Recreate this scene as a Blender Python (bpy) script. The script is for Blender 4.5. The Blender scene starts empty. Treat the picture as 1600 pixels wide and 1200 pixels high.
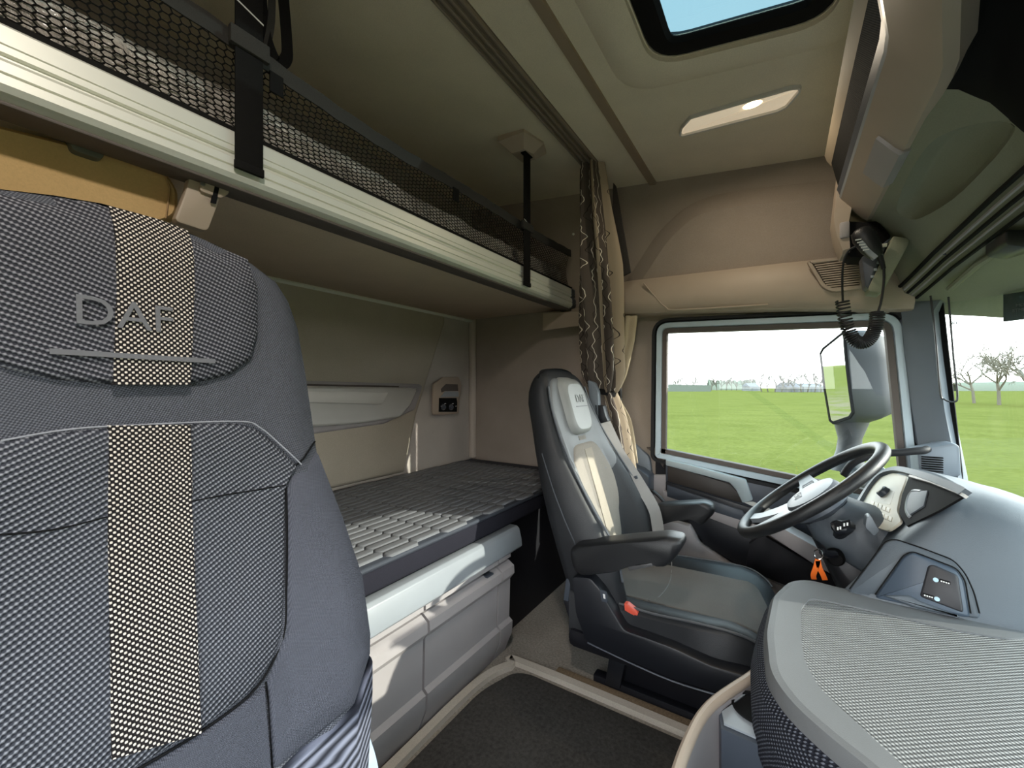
import bpy, bmesh, math, random
from mathutils import Vector, Matrix
random.seed(7)
S = bpy.context.scene
COL = S.collection
V = Vector
PI = math.pi
# ------------------------------------------------------------------ camera, sky, sun, exposure
EYE = V((0, 0, .94)); YAW = math.radians(32.9); FPX = 650.0; HOR = 604.0
cd = bpy.data.cameras.new('camera'); cam = bpy.data.objects.new('camera', cd); COL.objects.link(cam)
cam.location = EYE; cam.rotation_euler = (PI/2, 0, YAW)
cd.sensor_width = 36; cd.lens = 36*FPX/1600; cd.shift_y = (HOR-600)/1600; cd.clip_start = .02; cd.clip_end = 2000
S.camera = cam
S.view_settings.view_transform = 'Standard'; S.view_settings.look = 'None'
S.view_settings.gamma = 1; S.view_settings.use_curve_mapping = False
S.view_settings.exposure = 0.45
SKY = 5.5
w = bpy.data.worlds.new('sky'); S.world = w; w.use_nodes = True
nt = w.node_tree; nt.nodes.clear()
wo = nt.nodes.new('ShaderNodeOutputWorld'); bg = nt.nodes.new('ShaderNodeBackground')
tc = nt.nodes.new('ShaderNodeTexCoord'); sx = nt.nodes.new('ShaderNodeSeparateXYZ'); rp = nt.nodes.new('ShaderNodeValToRGB')
nt.links.new(tc.outputs['Generated'], sx.inputs[0]); nt.links.new(sx.outputs['Z'], rp.inputs[0])
rp.color_ramp.elements[0].position = 0.0; rp.color_ramp.elements[0].color = (1, 1, 1, 1)
rp.color_ramp.elements[1].position = .9; rp.color_ramp.elements[1].color = (.52, .82, 1.0, 1)
e = rp.color_ramp.elements.new(.3); e.color = (.93, .97, 1, 1)
nt.links.new(rp.outputs[0], bg.inputs[0]); bg.inputs[1].default_value = SKY
nt.links.new(bg.outputs[0], wo.inputs[0])
sd = bpy.data.lights.new('sun', 'SUN'); sun = bpy.data.objects.new('sun', sd); COL.objects.link(sun)
sd.energy = 5.0; sd.angle = .01; sd.color = (1, .93, .82)
SUN_FROM = V((1.0, .42, .385)).normalized()
sun.rotation_euler = SUN_FROM.to_track_quat('Z', 'Y').to_euler()

# ------------------------------------------------------------------ helpers
FW = V((-math.sin(YAW), math.cos(YAW), 0)); RT = V((math.cos(YAW), math.sin(YAW), 0)); UP = V((0, 0, 1))
def ray(px, py): return FW + RT*((px-800)/FPX) + UP*((HOR-py)/FPX)
def on(px, py, n, c):                        # the point of a real plane n.p = c seen at a pixel of the photograph
    n = V(n); r = ray(px, py); return EYE + r*((c - n.dot(EYE))/n.dot(r))
def onx(px, py, x): return on(px, py, (1, 0, 0), x)
def ony(px, py, y): return on(px, py, (0, 1, 0), y)
def onz(px, py, z): return on(px, py, (0, 0, 1), z)

def lin(c):
    return tuple((x/255/12.92 if x/255 <= .04045 else ((x/255+.055)/1.055)**2.4) for x in c[:3])
class NT:
    def __init__(s, name):
        s.m = bpy.data.materials.new(name); s.m.use_nodes = True
        s.t = s.m.node_tree; s.b = s.t.nodes['Principled BSDF']; s.o = s.t.nodes['Material Output']
        s._tc = None
    def n(s, k, **kw):
        x = s.t.nodes.new(k)
        for a, v in kw.items(): setattr(x, a, v)
        return x
    def l(s, a, b): s.t.links.new(a, b)
    def put(s, inp, v):
        if hasattr(v, 'links'): s.l(v, inp)
        else: inp.default_value = v
    def math(s, op, a, b=0.0, c=None):
        x = s.n('ShaderNodeMath', operation=op); s.put(x.inputs[0], a); s.put(x.inputs[1], b)
        if c is not None: s.put(x.inputs[2], c)
        return x.outputs[0]
    def co(s, which='Object'):
        if not s._tc: s._tc = s.n('ShaderNodeTexCoord')
        return s._tc.outputs[which]
    def xyz(s, which='Object'):
        x = s.n('ShaderNodeSeparateXYZ'); s.l(s.co(which), x.inputs[0]); return x.outputs
    def noise(s, scale, detail=3, rough=.55, dist=0, vec=None):
        x = s.n('ShaderNodeTexNoise'); s.l(vec if vec else s.co(), x.inputs['Vector'])
        x.inputs['Scale'].default_value = scale; x.inputs['Detail'].default_value = detail
        x.inputs['Roughness'].default_value = rough; x.inputs['Distortion'].default_value = dist; return x.outputs['Fac']
    def mix(s, f, a, b):
        x = s.n('ShaderNodeMix', data_type='RGBA'); s.put(x.inputs['Factor'], f)
        s.put(x.inputs['A'], a if hasattr(a, 'links') else (*a, 1)); s.put(x.inputs['B'], b if hasattr(b, 'links') else (*b, 1))
        return x.outputs['Result']
    def ramp(s, f, a, b):
        x = s.n('ShaderNodeMapRange'); s.put(x.inputs['Value'], f); x.inputs['From Min'].default_value = a; x.inputs['From Max'].default_value = b
        return x.outputs['Result']
    def bump(s, h, strength=.3, dist=.002):
        x = s.n('ShaderNodeBump'); x.inputs['Strength'].default_value = strength; x.inputs['Distance'].default_value = dist
        s.l(h, x.inputs['Height']); s.l(x.outputs[0], s.b.inputs['Normal'])
    def base(s, col=None, rough=.6, metal=0, spec=.5):
        if col is not None: s.put(s.b.inputs['Base Color'], col if hasattr(col, 'links') else (*col, 1))
        s.b.inputs['Roughness'].default_value = rough; s.b.inputs['Metallic'].default_value = metal
        s.b.inputs['Specular IOR Level'].default_value = spec; return s
def plastic(name, c, rough=.55, spec=.5, grain=900, gs=.25, var=.08, metal=0):
    t = NT(name); c = lin(c); f = t.noise(9, 2)
    t.base(t.mix(f, tuple(x*(1-var) for x in c), tuple(x*(1+var) for x in c)), rough, metal, spec)
    if gs: t.bump(t.noise(grain, 2), gs, .0006)
    return t.m
def fabric(name, c, var=.12, scale=700, bs=.5, rough=.95):
    t = NT(name); c = lin(c); scale *= .55; var *= 1.7; f = t.math('MULTIPLY_ADD', t.noise(scale, 3, .7), .7, t.math('MULTIPLY', t.noise(6, 3), .3))
    t.base(t.mix(f, tuple(x*(1-var*2) for x in c), tuple(x*(1+var*2) for x in c)), rough, 0, .15)
    t.bump(t.noise(scale, 2), bs, .001); return t.m
MT = {}
def add_mesh(bm, tmp):
    me = bpy.data.meshes.new('t'); tmp.to_mesh(me); tmp.free(); bm.from_mesh(me); bpy.data.meshes.remove(me)
def sharp_bevel(t, w, seg=2, ang=30):
    if w <= 0: return
    bmesh.ops.recalc_face_normals(t, faces=t.faces)
    es = [e for e in t.edges if len(e.link_faces) == 2 and e.calc_face_angle(0) > math.radians(ang)]
    if es: bmesh.ops.bevel(t, geom=es, offset=w, segments=seg, affect='EDGES', profile=.5, clamp_overlap=True)
def box(bm, lo, hi, bev=0, seg=2, rot=None):
    t = bmesh.new(); bmesh.ops.create_cube(t, size=1)
    lo, hi = V(lo), V(hi); c = (lo+hi)/2; d = hi-lo
    for v in t.verts: v.co = V((v.co.x*d.x, v.co.y*d.y, v.co.z*d.z))
    sharp_bevel(t, bev, seg)
    for v in t.verts: v.co = (rot @ v.co if rot else v.co) + c
    add_mesh(bm, t); return bm
def prism(bm, pts, off, bev=0, seg=2):        # pts: 3-D outline; off: Vector to extrude along
    t = bmesh.new(); off = V(off)
    a = [t.verts.new(V(p)) for p in pts]; f = t.faces.new(a)
    r = bmesh.ops.extrude_face_region(t, geom=[f]); vs = [v for v in r['geom'] if isinstance(v, bmesh.types.BMVert)]
    for v in vs: v.co += off
    bmesh.ops.recalc_face_normals(t, faces=t.faces); sharp_bevel(t, bev, seg); add_mesh(bm, t); return bm
def loft(bm, rings, closed=True, cap=True, loop=False):
    t = bmesh.new(); R = [[t.verts.new(V(p)) for p in r] for r in rings]; n = len(R[0])
    m = len(R)
    for i in range(m if loop else m-1):
        A, B = R[i], R[(i+1) % m]
        for j in range(n if closed else n-1):
            k = (j+1) % n
            try: t.faces.new((A[j], A[k], B[k], B[j]))
            except ValueError: pass
    if cap and closed and not loop:
        t.faces.new(R[0]); t.faces.new(list(reversed(R[-1])))
    bmesh.ops.remove_doubles(t, verts=t.verts, dist=1e-6)
    bmesh.ops.recalc_face_normals(t, faces=t.faces); add_mesh(bm, t); return bm
def frames(P, closed=False):
    n = len(P); T = []
    for i in range(n):
        a = P[(i-1) % n] if closed or i else P[0]; b = P[(i+1) % n] if closed or i < n-1 else P[-1]
        T.append((b-a).normalized())
    u = T[0].orthogonal().normalized(); out = []
    for i in range(n):
        u = (u - T[i]*u.dot(T[i])).normalized(); out.append((u.copy(), T[i].cross(u)))
    return out
def tube(bm, pts, r, n=8, closed=False, up=None, flat=None):
    P = [V(p) for p in pts]; rr = r if isinstance(r, (list, tuple)) else [r]*len(P); rings = []
    for i, ((u, v), p) in enumerate(zip(frames(P, closed), P)):
        if up is not None:
            tg = u.cross(v); v2 = V(up); v2 = (v2 - tg*v2.dot(tg)).normalized(); u, v = v2.cross(tg), v2
        ru = rr[i]; rv = rr[i]*(flat if flat else 1)
        rings.append([p + u*math.cos(2*PI*k/n)*ru + v*math.sin(2*PI*k/n)*rv for k in range(n)])
    return loft(bm, rings, True, True, closed)
def bar(bm, pts, w, h, up, bev=0):            # rectangular strip along a path, up = thin direction
    P = [V(p) for p in pts]; rings = []
    for i, p in enumerate(P):
        tg = (P[min(i+1, len(P)-1)]-P[max(i-1, 0)]).normalized(); v = V(up); v = (v - tg*v.dot(tg)).normalized(); u = v.cross(tg)
        rings.append([p+u*w/2+v*h/2, p-u*w/2+v*h/2, p-u*w/2-v*h/2, p+u*w/2-v*h/2])
    return loft(bm, rings)
def smooth_path(pts, n=8, closed=False):      # Catmull-Rom
    P = [V(p) for p in pts]; m = len(P); out = []
    for i in range(m if closed else m-1):
        g = (lambda k: P[k % m]) if closed else (lambda k: P[min(max(k, 0), m-1)])
        a, b, c, d = g(i-1), g(i), g(i+1), g(i+2)
        for k in range(n):
            t = k/n; out.append(.5*((2*b)+(c-a)*t+(2*a-5*b+4*c-d)*t*t+(3*b-a-3*c+d)*t**3))
    if not closed: out.append(P[-1])
    return out
def round_poly(pts, r, n=4):                  # rounded corners on a closed planar outline
    P = [V(p) for p in pts]; m = len(P); out = []
    for i in range(m):
        ri = r[i] if isinstance(r, (list, tuple)) else r
        a, b, c = P[i-1], P[i], P[(i+1) % m]; da, dc = (a-b), (c-b); d = min(ri, da.length*.48, dc.length*.48)
        p, q = b+da.normalized()*d, b+dc.normalized()*d
        if ri <= 0: out.append(b); continue
        for k in range(n+1):
            t = k/n; out.append(p*(1-t)**2 + b*2*t*(1-t) + q*t*t)
    return out
def scale_ring(R, k, off=V((0, 0, 0))):
    c = sum(R, V((0, 0, 0)))/len(R); return [c+(p-c)*k+off for p in R]
def inset(R, d, nrm):                         # move an outline inwards by d metres in its plane
    m = len(R); out = []; nrm = V(nrm).normalized()
    area = sum(((R[i]).cross(R[(i+1) % m])).dot(nrm) for i in range(m)); sg = 1 if area > 0 else -1
    for i in range(m):
        a, b, c = R[i-1], R[i], R[(i+1) % m]
        t1 = (b-a); t2 = (c-b)
        if t1.length < 1e-7: t1 = t2
        if t2.length < 1e-7: t2 = t1
        n1 = nrm.cross(t1).normalized()*sg; n2 = nrm.cross(t2).normalized()*sg; h = (n1+n2)
        if h.length < 1e-6: h = n1
        h.normalize(); k = 1/max(.4, h.dot(n1)); out.append(b+h*d*k)
    return out
def pad(bm, R, nrm, t, edge=.012, back=.01):  # puffed panel: outline R raised by t along nrm
    nrm = V(nrm).normalized(); r0 = [p-nrm*back for p in R]
    rings = [r0, R, [p+nrm*t*.6 for p in inset(R, edge*.35, nrm)], [p+nrm*t for p in inset(R, edge, nrm)]]
    return loft(bm, rings)
def ring_frame(bm, R, nrm, w, t):             # frame: outline R, width w inwards, thickness t along nrm
    nrm = V(nrm).normalized(); I = inset(R, w, nrm); o = nrm*t
    rings = [R, [p+o for p in inset(R, w*.15, nrm)], [p+o for p in inset(R, w*.85, nrm)], I]
    rings = [list(x) for x in rings]; return loft(bm, rings+[[p-o*.3 for p in I], [p-o*.3 for p in R]], True, False, True)
def lathe(bm, prof, org, axis, n=16):
    axis = V(axis).normalized(); u = axis.orthogonal().normalized(); v = axis.cross(u); org = V(org)
    return loft(bm, [[org+axis*h+(u*math.cos(2*PI*k/n)+v*math.sin(2*PI*k/n))*max(r, 1e-4) for k in range(n)] for r, h in prof])
def surf(bm, rows, thick=None):               # open grid, or a slab when thick (Vector) is given
    if thick is None: return loft(bm, rows, False, False)
    th = V(thick); return loft(bm, [list(r)+[p+th for p in reversed(r)] for r in rows])
def obj(name, bm, m, parent=None, ang=38, sub=0):
    me = bpy.data.meshes.new(name)
    if ang:
        for e in bm.edges: e.smooth = len(e.link_faces) != 2 or e.calc_face_angle(0) < math.radians(ang)
        for f in bm.faces: f.smooth = True
    o = bpy.data.objects.new(name, me)
    if parent is not None:
        w = V((0, 0, 0)); q = parent
        while q: w += q.location; q = q.parent
        for v in bm.verts: v.co -= w
        o.parent = parent
    bm.to_mesh(me); bm.free(); me.materials.append(m); COL.objects.link(o)
    if sub:
        md = o.modifiers.new('smooth', 'SUBSURF'); md.levels = sub; md.render_levels = sub
    return o
def thing(name, label, cat, loc=(0, 0, 0), group=None):
    o = bpy.data.objects.new(name, None); COL.objects.link(o); o.location = loc; o.empty_display_size = .05
    o['label'] = label; o['category'] = cat
    if group: o['group'] = group
    return o
def tag(o, label, cat, group=None):
    o['label'] = label; o['category'] = cat
    if group: o['group'] = group
    return o
def struct(name, bm, m, parent=None, label=None, **k):
    o = obj(name, bm, m, parent, **k)
    if parent is None: o['kind'] = 'structure'
    if label: o['label'] = label
    return o
def copy_tree(o, parent=None, loc=None):
    c = o.copy(); COL.objects.link(c); c.parent = parent
    if loc is not None: c.location = loc
    for ch in o.children: copy_tree(ch, c)
    return c
B = bmesh.new
def text(name, s, size, org, xd, yd, m, parent, depth=.0006):   # flat lettering, xd/yd: reading and up directions
    cu = bpy.data.curves.new('txt', 'FONT'); cu.body = s; cu.size = size; cu.extrude = depth; cu.align_x = 'CENTER'; cu.align_y = 'CENTER'
    cu.resolution_u = 3
    t = bpy.data.objects.new('txt', cu); COL.objects.link(t); bpy.context.view_layer.update()
    me = bpy.data.meshes.new_from_object(t.evaluated_get(bpy.context.evaluated_depsgraph_get()))
    bm = bmesh.new(); bm.from_mesh(me); bpy.data.objects.remove(t); bpy.data.curves.remove(cu); bpy.data.meshes.remove(me)
    xd = V(xd).normalized(); yd = V(yd); yd = (yd-xd*yd.dot(xd)).normalized(); zd = xd.cross(yd); org = V(org)
    for v in bm.verts: v.co = org+xd*v.co.x+yd*v.co.y+zd*v.co.z
    return obj(name, bm, m, parent, ang=0)

# ------------------------------------------------------------------ materials
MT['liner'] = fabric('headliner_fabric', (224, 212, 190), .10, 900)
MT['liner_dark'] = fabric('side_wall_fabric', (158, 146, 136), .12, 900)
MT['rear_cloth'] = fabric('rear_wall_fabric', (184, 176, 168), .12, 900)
MT['beige'] = plastic('beige_plastic', (176, 160, 144), .5, .4)
MT['tan'] = fabric('tan_padding', (206, 172, 122), .06, 500, .2)
MT['greige'] = plastic('greige_plastic', (164, 159, 160), .5, .4)
MT['pale'] = plastic('pale_grey_plastic', (208, 206, 202), .45, .4)
MT['dark'] = plastic('charcoal_plastic', (66, 72, 82), .42, .5)
MT['dash'] = plastic('slate_soft_plastic', (80, 88, 96), .5, .5, 700, .5)
MT['dashgrey'] = plastic('grey_rim_plastic', (102, 104, 106), .55, .5, 700, .5)
MT['black'] = plastic('black_plastic', (26, 28, 34), .4, .5)
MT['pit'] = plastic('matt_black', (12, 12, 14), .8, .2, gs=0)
MT['rubber'] = plastic('black_rubber', (34, 34, 36), .6, .3)
MT['brownrub'] = plastic('brown_rubber_seal', (96, 88, 84), .6, .3)
MT['pillar'] = plastic('blue_grey_plastic', (112, 120, 129), .5, .5)
MT['green'] = fabric('header_lining', (142, 144, 126), .06, 600, .3)
MT['steel'] = plastic('satin_steel', (190, 190, 190), .3, .5, gs=0, metal=1)
MT['chrome'] = plastic('bright_metal', (215, 215, 215), .18, .5, gs=0, metal=1)
MT['alu'] = plastic('anodised_aluminium', (236, 236, 226), .45, .5, gs=0, metal=.3, var=.02)
MT['silver'] = plastic('silver_plastic', (142, 148, 154), .35, .6, gs=0)
MT['paintblue'] = plastic('pale_door_frame', (188, 204, 214), .35, .5, gs=0)
MT['cream'] = plastic('cream_panel', (214, 208, 190), .5, .4)
MT['white'] = plastic('white_print', (226, 226, 224), .6, .3, gs=0, var=0)
MT['greyprint'] = plastic('grey_print', (120, 120, 122), .7, .3, gs=0, var=0)
MT['red'] = plastic('red_button', (226, 92, 70), .45, .5, gs=0)
MT['orange'] = plastic('orange_cord', (240, 112, 32), .6, .3, gs=.3)
MT['web'] = fabric('black_webbing', (24, 23, 23), .15, 1500, .6, .85)
MT['belt'] = fabric('grey_webbing', (150, 148, 146), .1, 1500, .5, .6)
MT['binding'] = fabric('dark_grey_binding', (62, 60, 58), .15, 900)
MT['netcord'] = plastic('net_cord', (20, 19, 18), .8, .2, gs=0)
MT['leather'] = plastic('dark_leather', (35, 37, 41), .52, .5, 500, .7, .1)
MT['leather_blk'] = plastic('black_leather', (27, 28, 31), .42, .5, 500, .7, .1)
MT['padleather'] = plastic('grey_leather_pad', (150, 152, 150), .38, .5, 400, .5, .08)
MT['seatcloth'] = fabric('worn_seat_cloth', (146, 140, 132), .12, 900)
MT['seatcloth2'] = fabric('dark_seat_cloth', (112, 108, 104), .12, 900)
MT['carpet'] = fabric('grey_carpet', (146, 138, 130), .35, 260, 1.0)
MT['mat'] = fabric('black_mat_pile', (64, 62, 60), .5, 170, 1.0)
MT['rim'] = fabric('pale_mat_edge', (196, 186, 174), .1, 500, .3)
MT['boxblack'] = plastic('black_panel', (22, 22, 28), .6, .3)
def glass(name, tint, refl=.05):
    t = NT(name); tr = t.n('ShaderNodeBsdfTransparent'); tr.inputs[0].default_value = (*tint, 1)
    gl = t.n('ShaderNodeBsdfGlossy'); gl.inputs['Roughness'].default_value = .01
    lw = t.n('ShaderNodeLayerWeight'); lw.inputs[0].default_value = .5; fac = t.math('MULTIPLY_ADD', t.math('POWER', lw.outputs['Facing'], 5), refl*8, refl*.5); mx = t.n('ShaderNodeMixShader')
    t.l(fac, mx.inputs[0]); t.l(tr.outputs[0], mx.inputs[1]); t.l(gl.outputs[0], mx.inputs[2]); t.l(mx.outputs[0], t.o.inputs[0]); return t.m
MT['glass'] = glass('clear_glass', (.93, .96, .95)); MT['hatchglass'] = glass('tinted_hatch_glass', (.27, .325, .335))
def weave(name, c0, c1, sy, sz, ang=0, thr=.2, soft=.35, bs=.6, sx=False):
    t = NT(name); x = t.xyz(); a = math.radians(ang)
    p, q = (x['X'] if sx else x['Y']), x['Z']
    if sx == 'flat': p, q = x['Y'], x['X']
    u = t.math('ADD', t.math('MULTIPLY', p, math.cos(a)), t.math('MULTIPLY', q, math.sin(a)))
    v = t.math('SUBTRACT', t.math('MULTIPLY', q, math.cos(a)), t.math('MULTIPLY', p, math.sin(a)))
    h = t.math('MULTIPLY', t.math('COSINE', t.math('MULTIPLY', u, 2*PI/sy)), t.math('COSINE', t.math('MULTIPLY', v, 2*PI/sz)))
    f = t.ramp(h, thr, thr+soft); t.base(t.mix(f, lin(c0), lin(c1)), .9, 0, .15); t.bump(h, bs, .0012); return t.m
def ribs(name, c0, c1, s, ang, dot, bs=.8, flat=False):
    t = NT(name); x = t.xyz(); a = math.radians(ang); p, q = x['Y'], (x['X'] if flat else x['Z'])
    u = t.math('ADD', t.math('MULTIPLY', p, math.cos(a)), t.math('MULTIPLY', q, math.sin(a)))
    v = t.math('SUBTRACT', t.math('MULTIPLY', q, math.cos(a)), t.math('MULTIPLY', p, math.sin(a)))
    h = t.math('COSINE', t.math('MULTIPLY', v, 2*PI/s)); d = t.math('COSINE', t.math('MULTIPLY', u, 2*PI/dot))
    f = t.ramp(t.math('ADD', h, t.math('MULTIPLY', d, .7)), -.3, 1.5); t.base(t.mix(f, lin(c0), lin(c1)), .9, 0, .15); t.bump(h, bs, .0015); return t.m
MT['dots'] = weave('dotted_weave', (34, 31, 32), (226, 216, 206), .0066, .0066, 0, .15, .35)
MT['ribs'] = ribs('ribbed_weave', (50, 51, 58), (150, 150, 158), .0056, -22, .0042)
MT['ribs_fine'] = ribs('fine_ribbed_weave', (56, 58, 66), (150, 152, 160), .0054, 28, .004)
MT['knit'] = weave('knitted_cloth', (64, 66, 74), (106, 108, 116), .004, .0034, 20, -.4, 1.0, .5)
MT['twill'] = weave('plain_bolster_cloth', (70, 72, 81), (96, 98, 108), .0025, .0025, 30, -.5, 1.2, .4)
MT['cord'] = ribs('corded_cloth', (34, 36, 44), (112, 116, 132), .0105, 32, 9, 1.0)
MT['meshdark'] = weave('dotted_mesh_plastic', (32, 34, 42), (104, 108, 118), .0062, .0062, 0, .25, .3, 1.0)
# ------------------------------------------------------------------ the cab shell
YW, YR, XR, XF = 1.97, -.35, -1.56, .74       # inner faces: driver's wall, passenger wall, rear wall, windscreen
def zc(x): return 1.83 - .108*x               # sloping ceiling
def hole_plate(outer, inners, off):
    t = bmesh.new(); es = []
    for L in [outer]+inners:
        vs = [t.verts.new(V(p)) for p in L]
        for i in range(len(vs)): es.append(t.edges.new((vs[i], vs[(i+1) % len(vs)])))
    bmesh.ops.triangle_fill(t, use_beauty=True, use_dissolve=False, edges=es)
    r = bmesh.ops.extrude_face_region(t, geom=list(t.faces))
    for v in r['geom']:
        if isinstance(v, bmesh.types.BMVert): v.co += V(off)
    bmesh.ops.recalc_face_normals(t, faces=t.faces); return t
# floor
struct('floor', box(B(), (XR-.04, YR-.04, -.06), (.80, YW+.04, 0)), MT['carpet'])
# rear wall with a raised soft panel and the lower board
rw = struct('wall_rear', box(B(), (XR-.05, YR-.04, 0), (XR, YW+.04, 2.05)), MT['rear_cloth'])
def rp_(px, py): return onx(px, py, XR)
a, b_, c_, d_ = rp_(693, 505), rp_(669, 583), rp_(648, 650), rp_(630, 736)
pts = [V((XR, YR+.02, 1.34)), V((XR, a.y, 1.34)), a, b_, c_, V((XR, d_.y, .52)), V((XR, YR+.02, .52))]
bm = B(); pad(bm, pts, (1, 0, 0), .018, .02, .004); struct('soft_panel', bm, fabric('rear_panel_cloth', (184, 174, 158), .1, 900), rw)
bm = B(); tube(bm, [(XR+.012, YW-.012, .52), (XR+.012, YW-.012, 1.36)], .022, 10); struct('corner_post', bm, fabric('corner_cloth', (190, 178, 166), .08, 900), rw)
# driver's side wall: rear block, header and lower part, with the door opening between
out = [(XR, YW, 0), (XR, YW, zc(XR)+.1), (.40, YW, zc(.4)+.1), (.40, YW, 0)]
hole = [(-.485, YW, .10), (-.485, YW, 1.235), (.365, YW, 1.205), (.365, YW, .10)]
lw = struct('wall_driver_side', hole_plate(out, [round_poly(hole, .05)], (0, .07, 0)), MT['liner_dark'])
# upper side wall: raised cushion-like panel with slanted band
R1 = [ony(x, y, YW) for x, y in ((962, 465), (975, 373), (1026, 323), (1070, 318), (1310, 290), (1330, 450))]
R2 = [ony(x, y, YW-.02) for x, y in ((990, 460), (1045, 376), (1081, 343), (1108, 331), (1155, 323), (1320, 308), (1330, 450))]
ri = round_poly(R2, .05); ro = [p+V((0, .019, 0)) for p in inset(ri, -.075, V((0, 1, 0)))]
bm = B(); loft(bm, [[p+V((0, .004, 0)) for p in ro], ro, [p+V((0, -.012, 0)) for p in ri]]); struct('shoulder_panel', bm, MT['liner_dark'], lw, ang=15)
# passenger side and front, mostly behind the camera
pw = hole_plate([(XR, YR, 0), (XR, YR, 2.05), (.42, YR, 2.05), (.42, YR, 0)], [round_poly([(-.49, YR, .03), (-.49, YR, 1.24), (.39, YR, 1.21), (.39, YR, .03)], .06)], (0, -.06, 0))
struct('wall_passenger_side', pw, MT['liner_dark'])
struct('wall_front', box(B(), (.70, YR-.06, 0), (.78, YW+.04, .60)), MT['boxblack'])
# ceiling with hatch opening
hx0, hx1, hy0, hy1 = -.305, .11, .36, 1.215
hr = round_poly([(hx0, hy0, zc(hx0)), (hx0, hy1, zc(hx0)), (hx1, hy1+.03, zc(hx1)), (hx1, hy0, zc(hx1))], .09, 6)
def cpt(x, y): return (x, y, zc(x))
ce = struct('ceiling', hole_plate([cpt(XR-.05, YR-.06), cpt(XR-.05, YW+.06), cpt(.45, YW+.06), cpt(.45, YR-.06)], [hr], (0, 0, .06)), MT['liner'])
nz = V((.108, 0, 1)).normalized()
# soft raised collar around the hatch
c1 = round_poly([cpt(hx0-.12, hy0-.1), cpt(hx0-.12, hy1+.11), cpt(.2, hy1+.14), cpt(.2, hy0-.1)], .13, 6)
bm = B(); loft(bm, [[p+nz*.002 for p in c1], [p-nz*.012 for p in inset(c1, .03, nz)], [p-nz*.02 for p in inset(hr, -.035, nz)], [p-nz*.012 for p in inset(hr, -.004, nz)], [p+nz*.03 for p in inset(hr, -.002, nz)]], True, False)
struct('hatch_collar', bm, MT['liner'], ce)
wn = struct('window_1', ring_frame(B(), [p+nz*.008 for p in inset(hr, -.002, nz)], -nz, .062, .010), MT['pit'])
struct('hatch_pane', prism(B(), [p+nz*.014 for p in inset(hr, .03, nz)], nz*.006), MT['hatchglass'], wn)
struct('hatch_wall', loft(B(), [[p+nz*.03 for p in inset(hr, -.004, nz)], [p+nz*.075 for p in inset(hr, -.012, nz)]], True, False), MT['black'], wn)
# ceiling seam covers
struct('trim_1', bar(B(), [cpt(-.497, YR), cpt(-.497, YW)], .030, .022, -nz), plastic('seam_brown', (150, 132, 112), .5))
cr = thing('curtain_rail', 'brown triple-grooved curtain rail across the ceiling above the wrapped bunk', 'curtain rail', (-.69, YR, zc(-.69)))
bm = B(); box(bm, (-.722, YR, zc(-.69)-.008), (-.655, 1.70, zc(-.69)+.012)); obj('rail_base', bm, plastic('rail_brown', (116, 104, 92), .5), cr)
for x in (-.719, -.700, -.681, -.660):
    obj('rail_rib', box(B(), (x-.004, YR, zc(-.69)-.017), (x+.004, 1.70, zc(-.69)-.004), .002), plastic('rail_rib_brown', (140, 126, 112), .45) if 'rr' not in MT else MT['rr'], cr)
# side ledge over the driver's door with a grille
prof = lambda x, zt, zb: [V((x, YW+.01, zt)), V((x, 1.905, zt-.004)), V((x, 1.885, zt-.03)), V((x, 1.865, zt-.10)), V((x, 1.868, zb+.03)), V((x, 1.885, zb+.008)), V((x, YW+.01, zb))]
rows = [prof(x, zt, zb) for x, zt, zb in ((-1.02, 1.325, 1.285), (-.80, 1.335, 1.272), (-.66, 1.42, 1.268), (-.60, 1.432, 1.265), (-.3, 1.425, 1.25), (0, 1.418, 1.228), (.2, 1.41, 1.208), (.37, 1.405, 1.19))]
lg = struct('trim_2', loft(B(), rows), MT['beige'])
def lp(px, py, y=1.866): return ony(px, py, y)
struct('ledge_crease', tube(B(), smooth_path([lp(1006, 443, 1.874), lp(1022, 462, 1.868), lp(1040, 480, 1.868), lp(1060, 484, 1.868), lp(1200, 476, 1.868)], 5), .0035, 6), MT['beige'], lg)
G = [lp(x, y) for x, y in ((1258, 408), (1330, 400), (1350, 398), (1350, 452), (1300, 458), (1283, 450))]
bm = B(); ring_frame(bm, round_poly([p+V((0, -.004, 0)) for p in G], .02), (0, -1, 0), .014, .008); gf = struct('grille_frame', bm, MT['beige'], lg)
bm = B(); prism(bm, [p+V((0, -.002, 0)) for p in inset(G, .008, (0, 1, 0))], (0, .004, 0)); struct('grille_backing', bm, MT['brownrub'], lg)
z0, z1 = G[3].z+.012, G[0].z-.014
for k in range(13):
    z = z0+(z1-z0)*k/12; xl = G[0].x+.018+(G[5].x-G[0].x)*(G[0].z-z)/(G[0].z-G[5].z)*1.0
    o = struct('grille_slat', box(B(), (xl, 1.856, z-.0022), (G[2].x-.008, 1.863, z+.0022)), MT['beige'], lg)
bm = B(); box(bm, (-.70, 1.845, 1.30), (-.645, 1.88, 1.335), .012); struct('hook_recess', bm, MT['greige'], lg)
# two snap studs
tag(obj('stud', lathe(B(), [(.0, -.004), (.006, -.002), (.006, .004), (.0, .006)], ony(896, 366, YW-.004), (0, -1, 0), 10), MT['white']), 'small white snap stud on upper side wall left of the curtain', 'stud')
o = obj('stud', lathe(B(), [(.0, -.004), (.005, -.002), (.005, .004), (.0, .006)], onx(490, 450, XR+.02), (1, 0, 0), 10), MT['white']); tag(o, 'small white stud on rear wall just under the thin aluminium strip', 'stud')

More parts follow.
